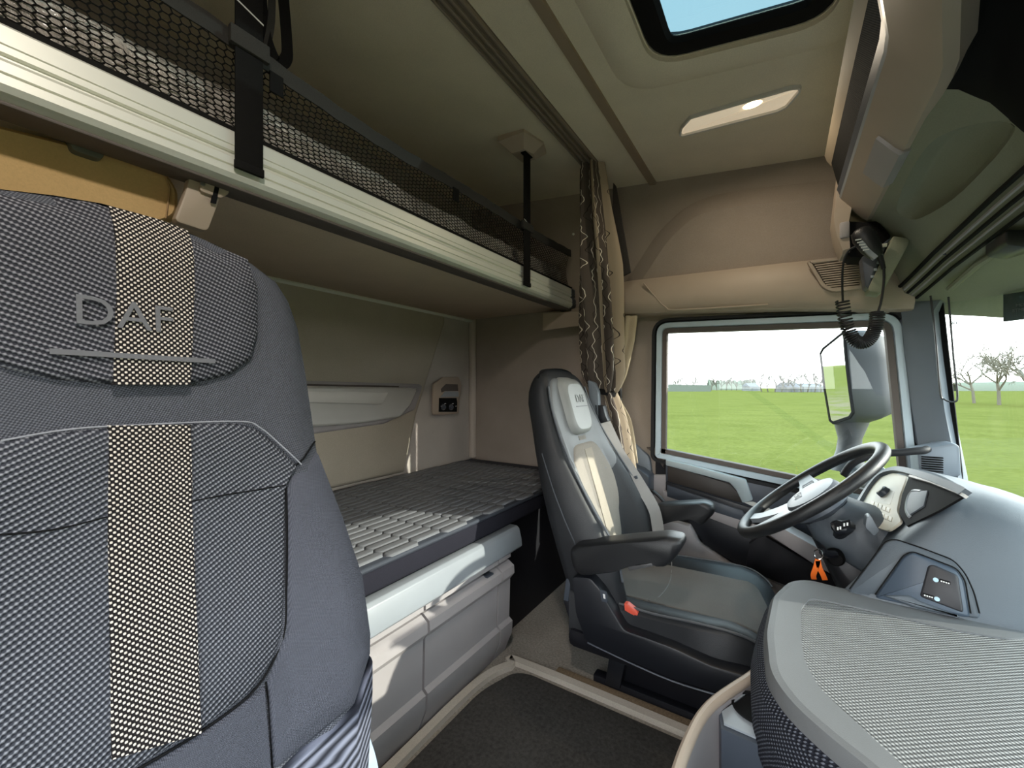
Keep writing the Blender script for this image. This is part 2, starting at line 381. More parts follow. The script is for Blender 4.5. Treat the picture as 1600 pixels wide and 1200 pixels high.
# ------------------------------------------------------------------ header over the windscreen and overhead locker
hp = [(.19, 1.52), (.235, 1.465), (.262, 1.44), (.30, 1.395), (.345, 1.33), (.372, 1.292), (.40, 1.276), (.48, 1.258), (.60, 1.238), (.70, 1.22)]
rows = []
for y, dz, dx in ((YR, .001, 0), (.2, .001, 0), (.70, .001, 0), (.90, .0007, 0), (1.0, .0003, 0), (1.12, 0, 0), (1.3, 0, 0), (1.6, -.008, 0), (1.78, -.025, -.01), (1.88, -.045, -.03), (1.97, -.07, -.05)):
    rows.append([V((x+dx*(i > 3), y, z+(dz*(i > 4) if dz <= 0 else dz*[0, 60, 130, 170, 120, 40, 0, 0, 0, 0][i]))) for i, (x, z) in enumerate(hp)])
hd = struct('trim_3', surf(B(), rows, (.05, 0, .085)), MT['green'])
def hpl(px, py): return on(px, py, (1.32, 0, 1), 1.32*.30+1.395)    # the sloping underside of the header
SC = [(1412, 312), (1395, 330), (1405, 345), (1440, 342), (1500, 312), (1550, 262), (1582, 222), (1572, 200), (1540, 193), (1480, 205), (1445, 230)]
SC = [(1403, 325), (1418, 341), (1440, 340), (1490, 310), (1540, 262), (1580, 215), (1578, 196), (1540, 191), (1490, 203), (1452, 228), (1420, 280)]
nh = V((-1.32, 0, -1)).normalized()
R = smooth_path([hpl(x, y) for x, y in SC], 3, True)
bm = B(); c0 = sum(R, V())/len(R)
def sc(k, d): return [c0+(p-c0)*k+nh*d for p in R]
loft(bm, [sc(1.10, .02), sc(1.0, 0), sc(.96, -.004), sc(.84, -.026), sc(.70, -.032)])
ct = obj('cutter', bm, MT['green'], None, 60); md = hd.modifiers.new('cut', 'BOOLEAN'); md.object = ct; md.operation = 'DIFFERENCE'; md.solver = 'EXACT'
bpy.context.view_layer.update(); me_ = bpy.data.meshes.new_from_object(hd.evaluated_get(bpy.context.evaluated_depsgraph_get()))
hd.modifiers.clear(); hd.data = me_; bpy.data.objects.remove(ct)
bm = bmesh.new(); bm.from_mesh(me_)
for e in bm.edges: e.smooth = len(e.link_faces) != 2 or e.calc_face_angle(0) < math.radians(38)
bm.to_mesh(me_); bm.free()
for px, py in ((1484, 395), (1411, 447)):
    p = hpl(px, py); bm = B(); pad(bm, [p+RT*.016*math.cos(t)+V((0, .004, .012)).normalized()*.006*math.sin(t) for t in [2*PI*k/12 for k in range(12)]], nh, .003, .003); struct('screw_cover', bm, MT['dark'], hd)
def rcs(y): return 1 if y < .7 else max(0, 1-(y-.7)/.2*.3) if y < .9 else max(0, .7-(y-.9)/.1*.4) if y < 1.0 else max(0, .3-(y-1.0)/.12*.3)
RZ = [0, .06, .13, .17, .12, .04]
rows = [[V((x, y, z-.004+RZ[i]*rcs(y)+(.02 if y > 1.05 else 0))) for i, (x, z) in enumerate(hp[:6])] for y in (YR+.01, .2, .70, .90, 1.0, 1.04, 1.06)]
struct('recess_shade', surf(B(), rows, (.01, 0, .02)), MT['pit'], hd)  # black slab paints the shade inside the header recess
struct('wall_front_upper', prism(B(), [(.44, YR-.05, 1.80), (.76, YR-.05, 1.30), (.80, YR-.05, 1.30), (.50, YR-.05, 1.86)], (0, YW-YR+.1, 0)), MT['boxblack'])
# visor roller groove and slats along the header
vr = thing('sun_visor_rail', 'dark ribbed roller visor rail along the header above the windscreen', 'visor rail', (.38, .8, 1.27))
for x, z, r, m in ((.352, 1.315, .006, 'pit'), (.362, 1.303, .004, 'greige'), (.371, 1.292, .005, 'pit'), (.380, 1.283, .003, 'greige'), (.392, 1.272, .005, 'pit')):
    obj('rail_rib', tube(B(), [(x, YR+.05, z), (x, 1.2, z), (x, 1.6, z-.008), (x-.008, 1.78, z-.026), (x-.02, 1.86, z-.042)], r, 6), MT[m], vr)
bl = thing('roller_blind', 'rolled sun blind tube with black end bracket under the header', 'blind', (.45, .8, 1.24))
obj('blind_tube', tube(B(), [(.425, YR+.1, 1.255), (.425, 1.55, 1.255), (.42, 1.74, 1.23)], .009, 8), MT['green'], bl)
obj('added_sun_block', surf(B(), [[V((x, y, z)) for y in (-.18, .2, .6, 1.12)] for x, z in ((.435, 1.25), (.54, 1.05), (.60, .88))], (0, .0, -.004)), MT['web'], bl)  # unseen lowered cloth, added to keep direct sun off the near seat
obj('pull_bar', tube(B(), [(.445, .3, 1.243), (.445, 1.36, 1.243)], .006, 8), MT['pit'], bl)
p = V((.42, 1.28, 1.245)); obj('end_bracket', prism(B(), round_poly([p+V((-.03, 0, .02)), p+V((.03, 0, .01)), p+V((.035, 0, -.012)), p+V((0, 0, -.022)), p+V((-.03, 0, -.01))], .008), (0, .10, 0), .003), MT['black'], bl)
# overhead locker front that runs across above the windscreen
LY0, LY1 = -.3, 1.70
lk = thing('overhead_locker', 'beige overhead locker with black mesh front hanging above the windscreen', 'locker', (.2, .7, 1.45))
def lkx(y): return -.24*max(0, .97-max(y, .62))      # the front steps back towards the middle of the cab
def ext(prof, y0, y1, m=1): return loft(B(), [[V((x+lkx(y)*(z < 1.62), y, z)) for x, z in prof] for y in (y0, .62, .80, .95, 1.0, y1)])
obj('back_shell', ext([(.138, 1.70), (.150, 1.66), (.165, 1.56), (.205, 1.50), (.25, 1.485), (.24, 1.54), (.20, 1.60), (.165, 1.70)], LY0, LY1-.02), MT['black'], lk)
obj('upper_trim', ext([(.120, 1.700), (.126, 1.68), (.138, 1.66), (.152, 1.672), (.140, 1.706)], LY0, LY1+.01), plastic('taupe_trim', (150, 136, 116), .7), lk)
obj('mesh_panel', ext([(.136, 1.665), (.157, 1.565), (.168, 1.567), (.15, 1.667)], LY0, LY1-.01), weave('black_speaker_mesh', (16, 16, 16), (60, 58, 54), .006, .006, 0, .3, .3), lk)
obj('mesh_edge_strip', ext([(.150, 1.572), (.160, 1.545), (.170, 1.545), (.163, 1.575)], LY0, LY1-.01), MT['dark'], lk)
obj('bright_strip', ext([(.156, 1.548), (.160, 1.540), (.168, 1.540), (.166, 1.549)], LY0, LY1-.01), MT['silver'], lk)
lip = obj('lip', ext([(.160, 1.540), (.182, 1.512), (.214, 1.470), (.226, 1.460), (.245, 1.466), (.265, 1.50), (.26, 1.53), (.2, 1.55)], LY0, LY1+.0), MT['beige'], lk)
bm = B(); prof = [(.186, 1.508), (.212, 1.474), (.226, 1.458), (.243, 1.464)]
loft(bm, [[V((x-.006, y, z-.006)) for x, z in prof]+[V((x+.02, y, z+.02)) for x, z in reversed(prof)] for y in (1.24, 1.42)]); obj('latch', bm, MT['greige'], lip)
# rounded end pod at the driver's side
P = [ony(x, y, 1.70) for x, y in ((1314, 240), (1306, 300), (1301, 345), (1305, 370), (1316, 398), (1328, 394), (1326, 350), (1336, 300), (1340, 240))]
obj('end_pod', loft(B(), [[p+V((0, -.012, 0)) for p in scale_ring(P, .93)], P, [p+V((0, .09, 0)) for p in P]]), MT['beige'], lk)
q = ony(1319, 358, 1.69); bm = B(); box(bm, (q.x-.012, 1.682, q.z-.030), (q.x+.014, 1.70, q.z+.022), .005); obj('end_latch', bm, MT['greige'], lk)
# ------------------------------------------------------------------ driver's door, window, A-pillar, windscreen
def yd(px, py, y=1.95): return ony(px, py, y)
WO = [(-.478, 1.232), (.352, 1.202), (.405, .50), (-.485, .615)]
Wout = round_poly([(x, 1.955, z) for x, z in WO], [.06, .07, .02, .02], 6)
d1 = struct('door_1', ring_frame(B(), Wout, (0, -1, 0), .030, .014), MT['paintblue'], None, 'driver door with pale frame')
w2 = struct('window_2', ring_frame(B(), inset(Wout, .026, (0, 1, 0)), (0, -1, 0), .026, .010), MT['brownrub'])
inn = inset(Wout, .045, (0, 1, 0))
struct('window_pane', prism(B(), [p+V((0, .02, 0)) for p in inn], (0, .005, 0)), MT['glass'], w2)
struct('outer_seal', ring_frame(B(), inset(Wout, -.018, (0, 1, 0)), (0, -1, 0), .018, .020), MT['rubber'], d1)
def dz(x): return .615-.115*(x+.485)/.89          # sill height falls towards the front
def strip(z0a, z0b, z1a, z1b, xa, xb, y0, y1, bev=.004):   # slanted board on the door
    return prism(B(), [(xa, y1, z0a), (xb, y1, z0b), (xb, y1, z1b), (xa, y1, z1a)], (0, y0-y1, 0), bev)
struct('door_core', prism(B(), [(-.485, 1.965, .615), (.45, 1.965, .49), (.45, 1.965, .02), (-.485, 1.965, .02)], (0, .06, 0)), MT['boxblack'], d1)
def poly(px, y, dy, m, name, bev=.003, r=0, par=None):
    pts = [ony(a, b, y) for a, b in px]
    if r: pts = round_poly(pts, r)
    return struct(name, prism(B(), pts, (0, dy, 0), bev), m, par or d1)
poly([(1040, 722), (1165, 752), (1250, 772), (1330, 800), (1330, 850), (1250, 838), (1176, 795), (1040, 752)], 1.935, .04, MT['dark'], 'door_top')
poly([(1043, 726), (1140, 756), (1153, 770), (1160, 784), (1156, 786), (1043, 752)], 1.925, .02, plastic('brown_black_inlay', (52, 46, 42), .5), 'grip_inlay', .003)
poly([(1040, 718), (1080, 727), (1165, 750), (1176, 782), (1160, 786), (1150, 766), (1140, 754), (1080, 738), (1040, 727)], 1.912, .03, plastic('pale_handle', (168, 180, 184), .4), 'pull_handle', .004)
poly([(1040, 752), (1240, 814), (1240, 836), (1168, 816), (1040, 766)], 1.93, .03, MT['black'], 'mid_strip')
poly([(1042, 758), (1160, 798), (1172, 818), (1042, 776)], 1.922, .02, MT['dark'], 'pocket_lid')
poly([(1160, 784), (1176, 785), (1240, 812), (1240, 820)], 1.918, .02, MT['pale'], 'sill_strip', .001)
poly([(1036, 766), (1175, 818), (1290, 868), (1290, 885), (1166, 832), (1036, 782)], 1.925, .03, MT['greige'], 'lower_strip')
poly([(1016, 742), (1044, 742), (1048, 830), (1024, 830)], 1.945, .02, MT['greige'], 'rear_edge', .002)
poly([(1060, 790), (1320, 890), (1330, 960), (1200, 912), (1100, 850)], 1.93, .03, MT['black'], 'door_pocket')
poly([(1028, 812), (1078, 822), (1092, 850), (1140, 884), (1215, 912), (1280, 942), (1280, 980), (1120, 888), (1060, 870), (1040, 862)], 1.90, .05, MT['greige'], 'step_cover', .006)
poly([(1194, 832), (1218, 822), (1300, 868), (1330, 890), (1326, 912), (1280, 888)], 1.80, .10, MT['greige'], 'knee_ledge', .008)
poly([(1170, 850), (1192, 836), (1320, 912), (1320, 960), (1290, 940), (1165, 890)], 1.86, .03, MT['boxblack'], 'footwell_board', .002)
# black loop handle beside seat and lower trim of the B-pillar
tr = struct('trim_4', prism(B(), round_poly([ony(x, y, 1.94) for x, y in ((930, 672), (975, 680), (1014, 714), (1018, 742), (1018, 860), (930, 860))], .01), (0, .03, 0), .004), MT['pillar'])
struct('pillar_box', prism(B(), round_poly([ony(x, y, 1.86) for x, y in ((950, 716), (1000, 735), (1014, 745), (1014, 800), (950, 780))], .01), (0, .09, 0), .006), MT['dark'], tr)
tag(obj('grab_loop', tube(B(), smooth_path([ony(1006, 768, 1.90), ony(1016, 766, 1.84), ony(1030, 776, 1.83), ony(1040, 790, 1.83), ony(1042, 810, 1.86)], 5), .007, 8), MT['black']), 'black curved grab loop behind the far armrest of the driver seat', 'handle')
tag(obj('latch_hook', tube(B(), smooth_path([ony(975, 750, 1.80), ony(990, 744, 1.80), ony(1000, 746, 1.82)], 4), .005, 6), MT['steel']), 'small metal belt height latch beside the grey seat belt', 'latch')
# A-pillar
def ap(x0, x1, z): return [V((x0, 1.965, z)), V((x0+.004, 1.93, z)), V((x0+.03, 1.905, z)), V((x1-.02, 1.885, z)), V((x1, 1.872, z)), V((x1+.022, 1.893, z)), V((x1+.05, 1.99, z)), V((x0, 2.0, z))]
p1 = struct('trim_5', loft(B(), [ap(.335, .450, 1.26), ap(.345, .412, 1.18), ap(.352, .418, 1.08), ap(.372, .440, .86), ap(.398, .472, .64), ap(.42, .49, .45)]), MT['pillar'])
pb = prism(B(), round_poly([ony(x, y, 1.80) for x, y in ((1432, 704), (1490, 692), (1500, 697), (1503, 744), (1448, 750), (1436, 742))], .008), (0, .10, 0), .008)
pv = struct('vent_box', pb, MT['pillar'], p1)
for k in range(9):
    z = ony(1450, 714+3.6*k, 1.797).z; x0 = ony(1440, 730, 1.797).x
    struct('vent_slat', box(B(), (x0, 1.793, z-.0018), (x0+.048, 1.80, z+.0018)), MT['pit'], pv)
struct('grab_handle', tube(B(), smooth_path([ony(1448, 702, 1.80), ony(1440, 704, 1.775), ony(1405, 707, 1.765), ony(1370, 710, 1.765), ony(1335, 722, 1.765), ony(1318, 742, 1.78)], 5), .0115, 10), MT['rubber'], p1, 'black curved grab handle')
# windscreen
plan = [(.478, 1.895), (.54, 1.865), (.60, 1.81), (.65, 1.70), (.69, 1.5), (.715, 1.2), (.722, .8), (.715, .4), (.69, .1), (.65, -.1), (.60, -.21), (.545, -.265), (.49, -.295)]
def wsz(t, s): return V((t[0]-.055*s, t[1], .56+.69*s))
rows = [[wsz(t, s) for t in plan] for s in (0, .25, .5, .75, 1)]
w3 = struct('window_3', surf(B(), rows, (.006, 0, 0)), MT['glass'], None, 'curved windscreen')
L = [wsz(plan[0], s) for s in (0, .25, .5, .75, 1)]
fr = B(); bar(fr, [p+V((.008, -.006, 0)) for p in L], .006, .014, (1, -.6, 0)); struct('screen_edge', fr, MT['pit'], w3)
rows = [[wsz(t, s)+V((.012, 0, 0)) for t in plan] for s in (.985, 1.05)]; struct('screen_header', surf(B(), rows, (.03, 0, 0)), MT['pit'], w3)
struct('pillar_passenger', prism(B(), [(.40, -.36, .5), (.50, -.36, .5), (.50, -.26, .5), (.44, -.25, .5)], (-.05, 0, .76)), MT['pillar'])['kind'] = 'structure'
# stickers on the windscreen
p = on(1485, 506, (.6, .8, 0), .6*.53+.8*1.84)
xd, ydv = V((.8, -.6, 0)), V((0, 0, 1))
st = thing('speed_sticker', 'small clear sticker with the number 90 on windscreen edge', 'sticker', p)
obj('label_sheet', prism(B(), [p+xd*a+ydv*b for a, b in ((-.028, -.008), (.03, -.008), (.03, .008), (-.028, .008))], (.0006, .0008, 0)), MT['glass'], st)
text('number', '90', .018, p+xd*.008+V((-.0012, -.0012, 0)), xd, ydv, MT['dark'], st)
obj('dark_mark', prism(B(), [p+xd*a+ydv*b+V((-.0012, -.0012, 0)) for a, b in ((-.026, -.006), (-.012, -.006), (-.012, .006), (-.026, .006))], (-.0004, -.0004, 0)), MT['dark'], st)
q = on(1600, 476, (.75, .66, 0), .75*.60+.66*1.76)
xd = V((.66, -.75, 0)); st = thing('dark_sticker', 'dark grey rectangular sticker at top of windscreen under the header', 'sticker', q)
obj('label_sheet', prism(B(), [q+xd*a+ydv*b for a, b in ((-.045, -.042), (.075, -.042), (.075, .038), (-.045, .038))], (.001, .001, 0)), plastic('sticker_slate', (74, 84, 84), .6), st)
for k, s in enumerate(('MDA E', 'STMETEN')): text('lettering', s, .012, q+xd*.002+ydv*(.0-.014*k)+V((-.002, -.002, 0)), xd, ydv, MT['greyprint'], st)
# hanging wire loop at the windscreen edge
tag(obj('cord_loop', tube(B(), smooth_path([ony(1454, 462, 1.80), ony(1462, 530, 1.80), ony(1469, 612, 1.80), ony(1476, 624, 1.80), ony(1490, 628, 1.80), ony(1496, 618, 1.80), ony(1490, 560, 1.80), ony(1482, 464, 1.80)], 5), .0026, 6), MT['black']), 'thin dark cord loop hanging from the header at windscreen edge', 'cord')

# ------------------------------------------------------------------ outside: mirror, field, trees, barns
MY = 2.28
mr = thing('door_mirror', 'large grey door mirror outside driver window reflecting the field', 'mirror', ony(1328, 700, MY))
mo = [(1286, 575), (1283, 545), (1300, 528), (1318, 520), (1322, 530), (1334, 620), (1336, 645), (1326, 658), (1302, 663), (1296, 655)]
def mp(px, py, y): return ony(px, py, y)
ho = [(1322, 512), (1345, 508), (1362, 515), (1368, 535), (1375, 590), (1374, 630), (1362, 645), (1345, 655), (1318, 660), (1326, 600)]
hc = [mp(x, y, MY) for x, y in ho]
NM = V((1.087, .80, .045)); q = ony(1304, 600, MY); cm = NM.dot(q)
face = [on(x, y, NM, cm) for x, y in ((1282, 552), (1287, 543), (1318, 518), (1322, 522), (1325, 560), (1331, 610), (1336, 645), (1330, 654), (1303, 663), (1297, 658), (1288, 605))]
nm = -NM.normalized(); bk_ = V((.155, .05, 0)); cx = sum(face, V())/len(face)
def hring(k, d): return [cx+(p-cx)*k+bk_*d for p in face]
obj('housing', loft(B(), [inset(face, .010, nm), hring(1, 0), hring(1.02, .2), hring(1.0, .62), hring(.86, .92), hring(.55, 1.06)]), plastic('mirror_grey', (56, 60, 66), .6), mr, 50)
mg = NT('mirror_glass'); mg.base((.92, .94, .92), .02, 1); obj('mirror_glass', prism(B(), [p+nm*.002 for p in inset(face, .012, nm)], nm*.003), mg.m, mr)
obj('glass_edge', ring_frame(B(), [p+nm*.001 for p in face], nm, .010, .006), MT['pit'], mr)
bm = B(); t0 = ony(1322, 655, MY+.02); t1 = ony(1322, 720, MY+.02)
def el(c, a, b): return [c+V((a*math.cos(t), b*math.sin(t), 0)) for t in [2*PI*k/14 for k in range(14)]]
loft(bm, [el(ony(1330, 640, MY+.04), .075, .06), el(ony(1330, 662, MY+.04), .06, .05), el(ony(1328, 685, MY+.04), .042, .045), el(ony(1326, 705, MY+.04), .045, .05), el(ony(1324, 735, MY+.02), .065, .05)])
obj('mirror_arm', bm, plastic('arm_grey', (66, 68, 72), .45), mr)
obj('lower_panel', prism(B(), round_poly([ony(x, y, 2.15) for x, y in ((1338, 745), (1362, 726), (1385, 730), (1386, 800), (1340, 800))], .02), (0, .06, 0), .01), plastic('pale_blue_grey', (110, 124, 130), .3), mr)
obj('mount_bracket', tube(B(), [ony(1324, 735, MY+.02), V((.30, 2.12, .55)), V((.33, 2.035, .50))], .03, 10), MT['rubber'], mr)
GZ = -1.55
t = NT('winter_wheat'); f = t.noise(.35, 4); g = t.noise(5, 6, .75); d = t.noise(.9, 3, .6)
ys = t.xyz()['Y']; band = t.math('SINE', t.math('MULTIPLY', ys, 1.6))
k = t.math('ADD', t.math('MULTIPLY', g, .9), t.math('MULTIPLY', t.math('ADD', f, t.math('MULTIPLY', band, .06)), .35))
gcol = t.mix(t.ramp(k, .3, .95), (.042, .049, .010), (.122, .124, .036))
bare = t.math('MULTIPLY', t.ramp(ys, 14.5, 8.5), t.ramp(d, .42, .60))
t.base(t.mix(bare, gcol, (.12, .10, .065)), 1, 0, 0); MT['field'] = t.m
bm = B(); n = 40
bmesh.ops.create_grid(bm, x_segments=n, y_segments=n, size=1)
for v in bm.verts: v.co = V((v.co.x*700, v.co.y*700+150, GZ))
fo = obj('field', bm, MT['field'], ang=0); fo['kind'] = 'structure'
MT['bark'] = plastic('hazy_bark', (100, 94, 83), .9, .1, gs=0); MT['farbark'] = plastic('distant_twigs', (88, 84, 75), .9, .1, gs=0)
def tree_mesh(h, spread, seed, depth, r0, m, thin=.62):
    rnd = random.Random(seed); bt = B(); bb = B()
    def grow(p, d, L, r, k, tgt):
        pts = [p]; q = p.copy(); dd = d.copy()
        for i in range(3):
            dd = (dd+V((rnd.uniform(-.16, .16), rnd.uniform(-.16, .16), rnd.uniform(-.03, .12)))).normalized(); q = q+dd*L/3; pts.append(q.copy())
        tube(tgt, pts, [r, r*.92, r*.84, r*.72], 5 if k < 2 else 3)
        if k >= depth: return
        for i in range(3 if k else 5):
            a = rnd.uniform(0, 2*PI); sp = spread*rnd.uniform(.6, 1.15)
            side = dd.orthogonal(); side.rotate(Matrix.Rotation(a, 3, dd)); nd = (dd+side*sp).normalized()
            grow(pts[rnd.choice((2, 3, 3))], nd, L*rnd.uniform(.6, .8), r*thin, k+1, bb)
    grow(V((0, 0, 0)), V((0, 0, 1)), h*.36, r0, 0, bt)
    return bt, bb
def tree(name, label, loc, h, spread, seed, depth, r0, m, group=None):
    T = thing(name, label, 'tree', loc, group); a, b = tree_mesh(h, spread, seed, depth, r0, m)
    for nm, x in (('trunk', a), ('branches', b)):
        me = bpy.data.meshes.new(nm); x.to_mesh(me); x.free(); me.materials.append(m); o = bpy.data.objects.new(nm, me); COL.objects.link(o); o.parent = T
        if nm == 'branches': o['kind'] = 'stuff'
    return T
def far(px, D): r = ray(px, HOR); p = EYE+r*D; return V((p.x, p.y, GZ))
tree('bare_tree', 'bare spreading tree seen through the windscreen, left of the two tall ones', far(1522, 62), 7.8, .75, 3, 6, .20, MT['bark'])
tree('bare_tree', 'tall bare spreading tree near the right edge seen through the windscreen', far(1561, 56), 8.2, .8, 11, 6, .21, MT['bark'])
tree('bare_tree', 'bare tree cut by the right edge of the picture beyond windscreen', far(1610, 50), 8.6, .8, 17, 6, .21, MT['bark'])
tree('bare_tree', 'small bare tree seen between door mirror and window frame', far(1383, 90), 8.6, .7, 23, 5, .22, MT['bark'])
t0 = tree('avenue_tree', 'hazy bare tree in the far avenue beyond the green field', far(1190, 190), 12, .6, 31, 4, .28, MT['farbark'], 'far avenue of bare trees')
ORD = ('first', 'second', 'third', 'fourth', 'fifth', 'sixth', 'seventh', 'eighth', 'ninth', 'tenth', 'eleventh', 'twelfth')
t0['label'] = 'hazy bare tree, first from the left in the far avenue'
for i, px in enumerate((1200, 1211, 1221, 1232, 1242, 1252, 1262, 1273, 1283, 1294, 1304)):
    c = copy_tree(t0, None, far(px, 190-3*(i % 3)-i*1.5)); c.rotation_euler.z = i*1.3; c.scale = (.95, .95, .85+.05*(i % 4)); c['label'] = 'hazy bare tree, %s from the left in the far avenue' % ORD[i+1]
t1 = tree('distant_tree', 'tiny hazy tree, first from the left along the middle hedge', far(1112, 260), 10, .7, 41, 4, .3, MT['farbark'], 'small trees on the skyline')
for i, px in enumerate((1050, 1056, 1064, 1073, 1082, 1088, 1120, 1127, 1135, 1143, 1151, 1160, 1168, 1177)):
    c = copy_tree(t1, None, far(px, 262+4*(i % 3))); c.rotation_euler.z = i*1.7; c.scale = (.9, .9, .8+.08*(i % 5)); c['label'] = ('tiny hazy tree, %s from the left above the long grey wall' % ORD[i]) if i < 6 else 'tiny hazy tree, %s from the left along the middle hedge' % ORD[i-5]
hz = plastic('hazy_hedge', (104, 110, 100), .9, .1, gs=0)
def hedge(px0, px1, D, h, seed, label):
    rnd = random.Random(seed); bm = B(); a, b = far(px0, D), far(px1, D); n = 26; rows = []
    for i in range(n+1):
        p = a.lerp(b, i/n); hh = h*rnd.uniform(.7, 1.1); nn = (b-a).normalized().cross(UP)*1.6
        rows.append([p+nn, p+nn*.8+UP*hh*.6, p+UP*hh, p-nn*.8+UP*hh*.6, p-nn])
    return tag(obj('hedge', loft(bm, rows, False, False), hz), label, 'hedge')
hedge(1490, 2300, 230, 5, 5, 'hazy hedge line on horizon behind the bare windscreen trees')
hedge(1106, 1180, 300, 7.5, 6, 'pale hedge on horizon in the middle of the driver window')
hedge(1340, 1400, 230, 4.5, 7, 'hazy hedge low on the horizon right of the door mirror')
tag(obj('field_wall', prism(B(), [far(1046, 210), far(1111, 210), far(1111, 210)+UP*3.2, far(1046, 210)+UP*3.6], FW*2), plastic('grey_green_wall', (84, 90, 82), .9, gs=0)), 'long grey low wall at far left edge of the field', 'wall')
def barn(px0, px1, D, h, rh, label):
    a, b = far(px0, D), far(px1, D); T = thing('barn', label, 'barn', a); w = FW*8
    obj('walls', prism(B(), [a, b, b+UP*h, a+UP*h], w), plastic('barn_wall', (104, 104, 104), .9, gs=0), T)
    obj('roof', prism(B(), [a-RT*.5+UP*h, a+w-RT*.5+UP*h, a+w*.5-RT*.2+UP*(h+rh)], (b-a)*1.02), plastic('barn_roof', (78, 80, 86), .9, gs=0), T)
    bm = B(); m = a.lerp(b, .5); prism(bm, [m-RT*1.5-FW*.05, m+RT*1.5-FW*.05, m+RT*1.5-FW*.05+UP*h*.8, m-RT*1.5-FW*.05+UP*h*.8], -FW*.1); obj('barn_door', bm, plastic('barn_door_grey', (92, 94, 98), .9, gs=0), T)
barn(1230, 1253, 185, 2.2, 2.2, 'grey-roofed barn under the far avenue, nearest the door mirror')
barn(1256, 1290, 190, 2.4, 1.6, 'long low grey barn behind avenue trunks beside the gabled barn')
barn(1172, 1188, 230, 2.6, 1.8, 'small pale farmhouse left of the far avenue')
# ------------------------------------------------------------------ lower bunk
XB = -.80
lb = thing('lower_bunk', 'lower bunk base with beige locker fronts, silver rail and black side below the grey mattress', 'bunk', (-1.2, .8, 0))
obj('base', box(B(), (-1.54, YR+.02, .0), (-.875, 1.94, .425), .004), MT['boxblack'], lb)
obj('rail', prism(B(), [(-.80, 0, .368), (-.785, 0, .364), (-.778, 0, .372), (-.780, 0, .395), (-.790, 0, .432), (-.80, 0, .440), (-.83, 0, .440), (-.83, 0, .37)], (0, 1.27, 0), .002), MT['silver'], lb)
def front(y0, y1, name, n=0):
    g = .004; bm = B()
    def r(y, k): return [V((x, y, z)) for x, z in ((-.86, .002), (XB-.028, .002), (XB+.002, .075), (XB+.004, .115), (XB-.010, .125), (XB-.006, .262), (XB+.012, .285), (XB+.010, .312), (XB-.012, .326), (-.86, .326))]
    loft(bm, [r(y0+g, 0), r(y1-g, 0)]); o = obj(name, bm, MT['greige'], lb, 25)
    bm = B(); loft(bm, [[V((x, y, z)) for x, z in ((-.86, .328), (XB-.022, .328), (XB-.004, .338), (XB-.004, .368), (-.86, .368))] for y in (y0+g, y1-g)]); obj('grip_band', bm, MT['greige'], o, 25)
    if n: obj('latch_slot', box(B(), (XB-.02, y1-.075, .321), (XB+.004, y1-.04, .326)), MT['dark'], o)
front(.45, .811, 'locker_front'); front(.811, 1.159, 'locker_front', 1); front(1.159, 1.238, 'end_front')
front(.10, .45, 'locker_front')
bmx = bmesh.new()
mt = thing('mattress', 'dark grey bunk mattress with raised tile pattern on top', 'mattress', (-1.2, .8, .43))
obj('core', box(B(), (-1.55, YR+.01, .440), (-.822, 1.945, .503), .012, 3), fabric('mattress_side', (36, 36, 44), .1, 900), mt)
obj('cover', box(B(), (-1.552, YR+.012, .498), (-.818, 1.95, .512), .008, 3), fabric('mattress_cover', (62, 66, 74), .1, 900, .4, .7), mt)
tiles = B(); tw_, ts_, tt_ = .036, .088, .016
for i in range(40):
    for j in range(12):
        x = -.838-tw_/2*i; y = -.28+(ts_+tt_)*(2*j+(i % 2))
        if y > 1.86 or x < -1.53: continue
        def hx(k, d, z): return [V((x+u, y+v, z)) for u, v in ((-k, -ts_/2-d*.3), (0, -ts_/2-tt_+d), (k, -ts_/2-d*.3), (k, ts_/2+d*.3), (0, ts_/2+tt_-d), (-k, ts_/2+d*.3))]
        hx_ = [hx(tw_/2-.001, .001, .5115), hx(tw_/2-.004, .003, .5165), hx(tw_/2-.009, .008, .5172)]
        vs = [[tiles.verts.new(p) for p in r] for r in hx_]
        for a, b in ((0, 1), (1, 2)):
            for q in range(6): tiles.faces.new((vs[a][q], vs[a][(q+1) % 6], vs[b][(q+1) % 6], vs[b][q]))
        tiles.faces.new(vs[2])
o = obj('relief_tiles', tiles, fabric('mattress_tiles', (112, 114, 118), .1, 900, .3, .5), mt, ang=10); o['kind'] = 'stuff'
# ------------------------------------------------------------------ upper bunk with net
XU = -.87
ub = thing('upper_bunk', 'fold-down upper bunk with bright aluminium rail and black mesh guard net', 'bunk', (-1.2, .8, 1.33))
obj('board', box(B(), (XR+.002, YR+.01, 1.335), (XU-.03, 1.94, 1.375), .004), fabric('bunk_underside', (204, 186, 164), .1, 900), ub)
pf = [(-.93, 1.322), (XU-.012, 1.324), (XU+.002, 1.332), (XU+.008, 1.340), (XU+.008, 1.352), (XU+.0045, 1.353), (XU+.0045, 1.355), (XU+.008, 1.356), (XU+.007, 1.370), (XU+.002, 1.376), (XU-.003, 1.377), (XU-.003, 1.382), (XU+.003, 1.384), (XU+.003, 1.392), (XU+.0005, 1.393), (XU+.0005, 1.395), (XU+.003, 1.396), (XU+.002, 1.420), (XU-.004, 1.426), (-.93, 1.426)]
obj('front_rail', loft(B(), [[V((x, y, z)) for x, z in pf] for y in (YR+.01, 1.88)]), MT['alu'], ub, 20)
pk = [(x, z) for x, z in pf]
obj('end_cap', loft(B(), [[V((x+.003, y, z)) for x, z in pf] for y in (1.88, 1.915)]), MT['dark'], ub, 20)
obj('under_lip', box(B(), (-.93, YR+.01, 1.318), (XU-.006, 1.90, 1.324), .002), MT['brownrub'], ub)
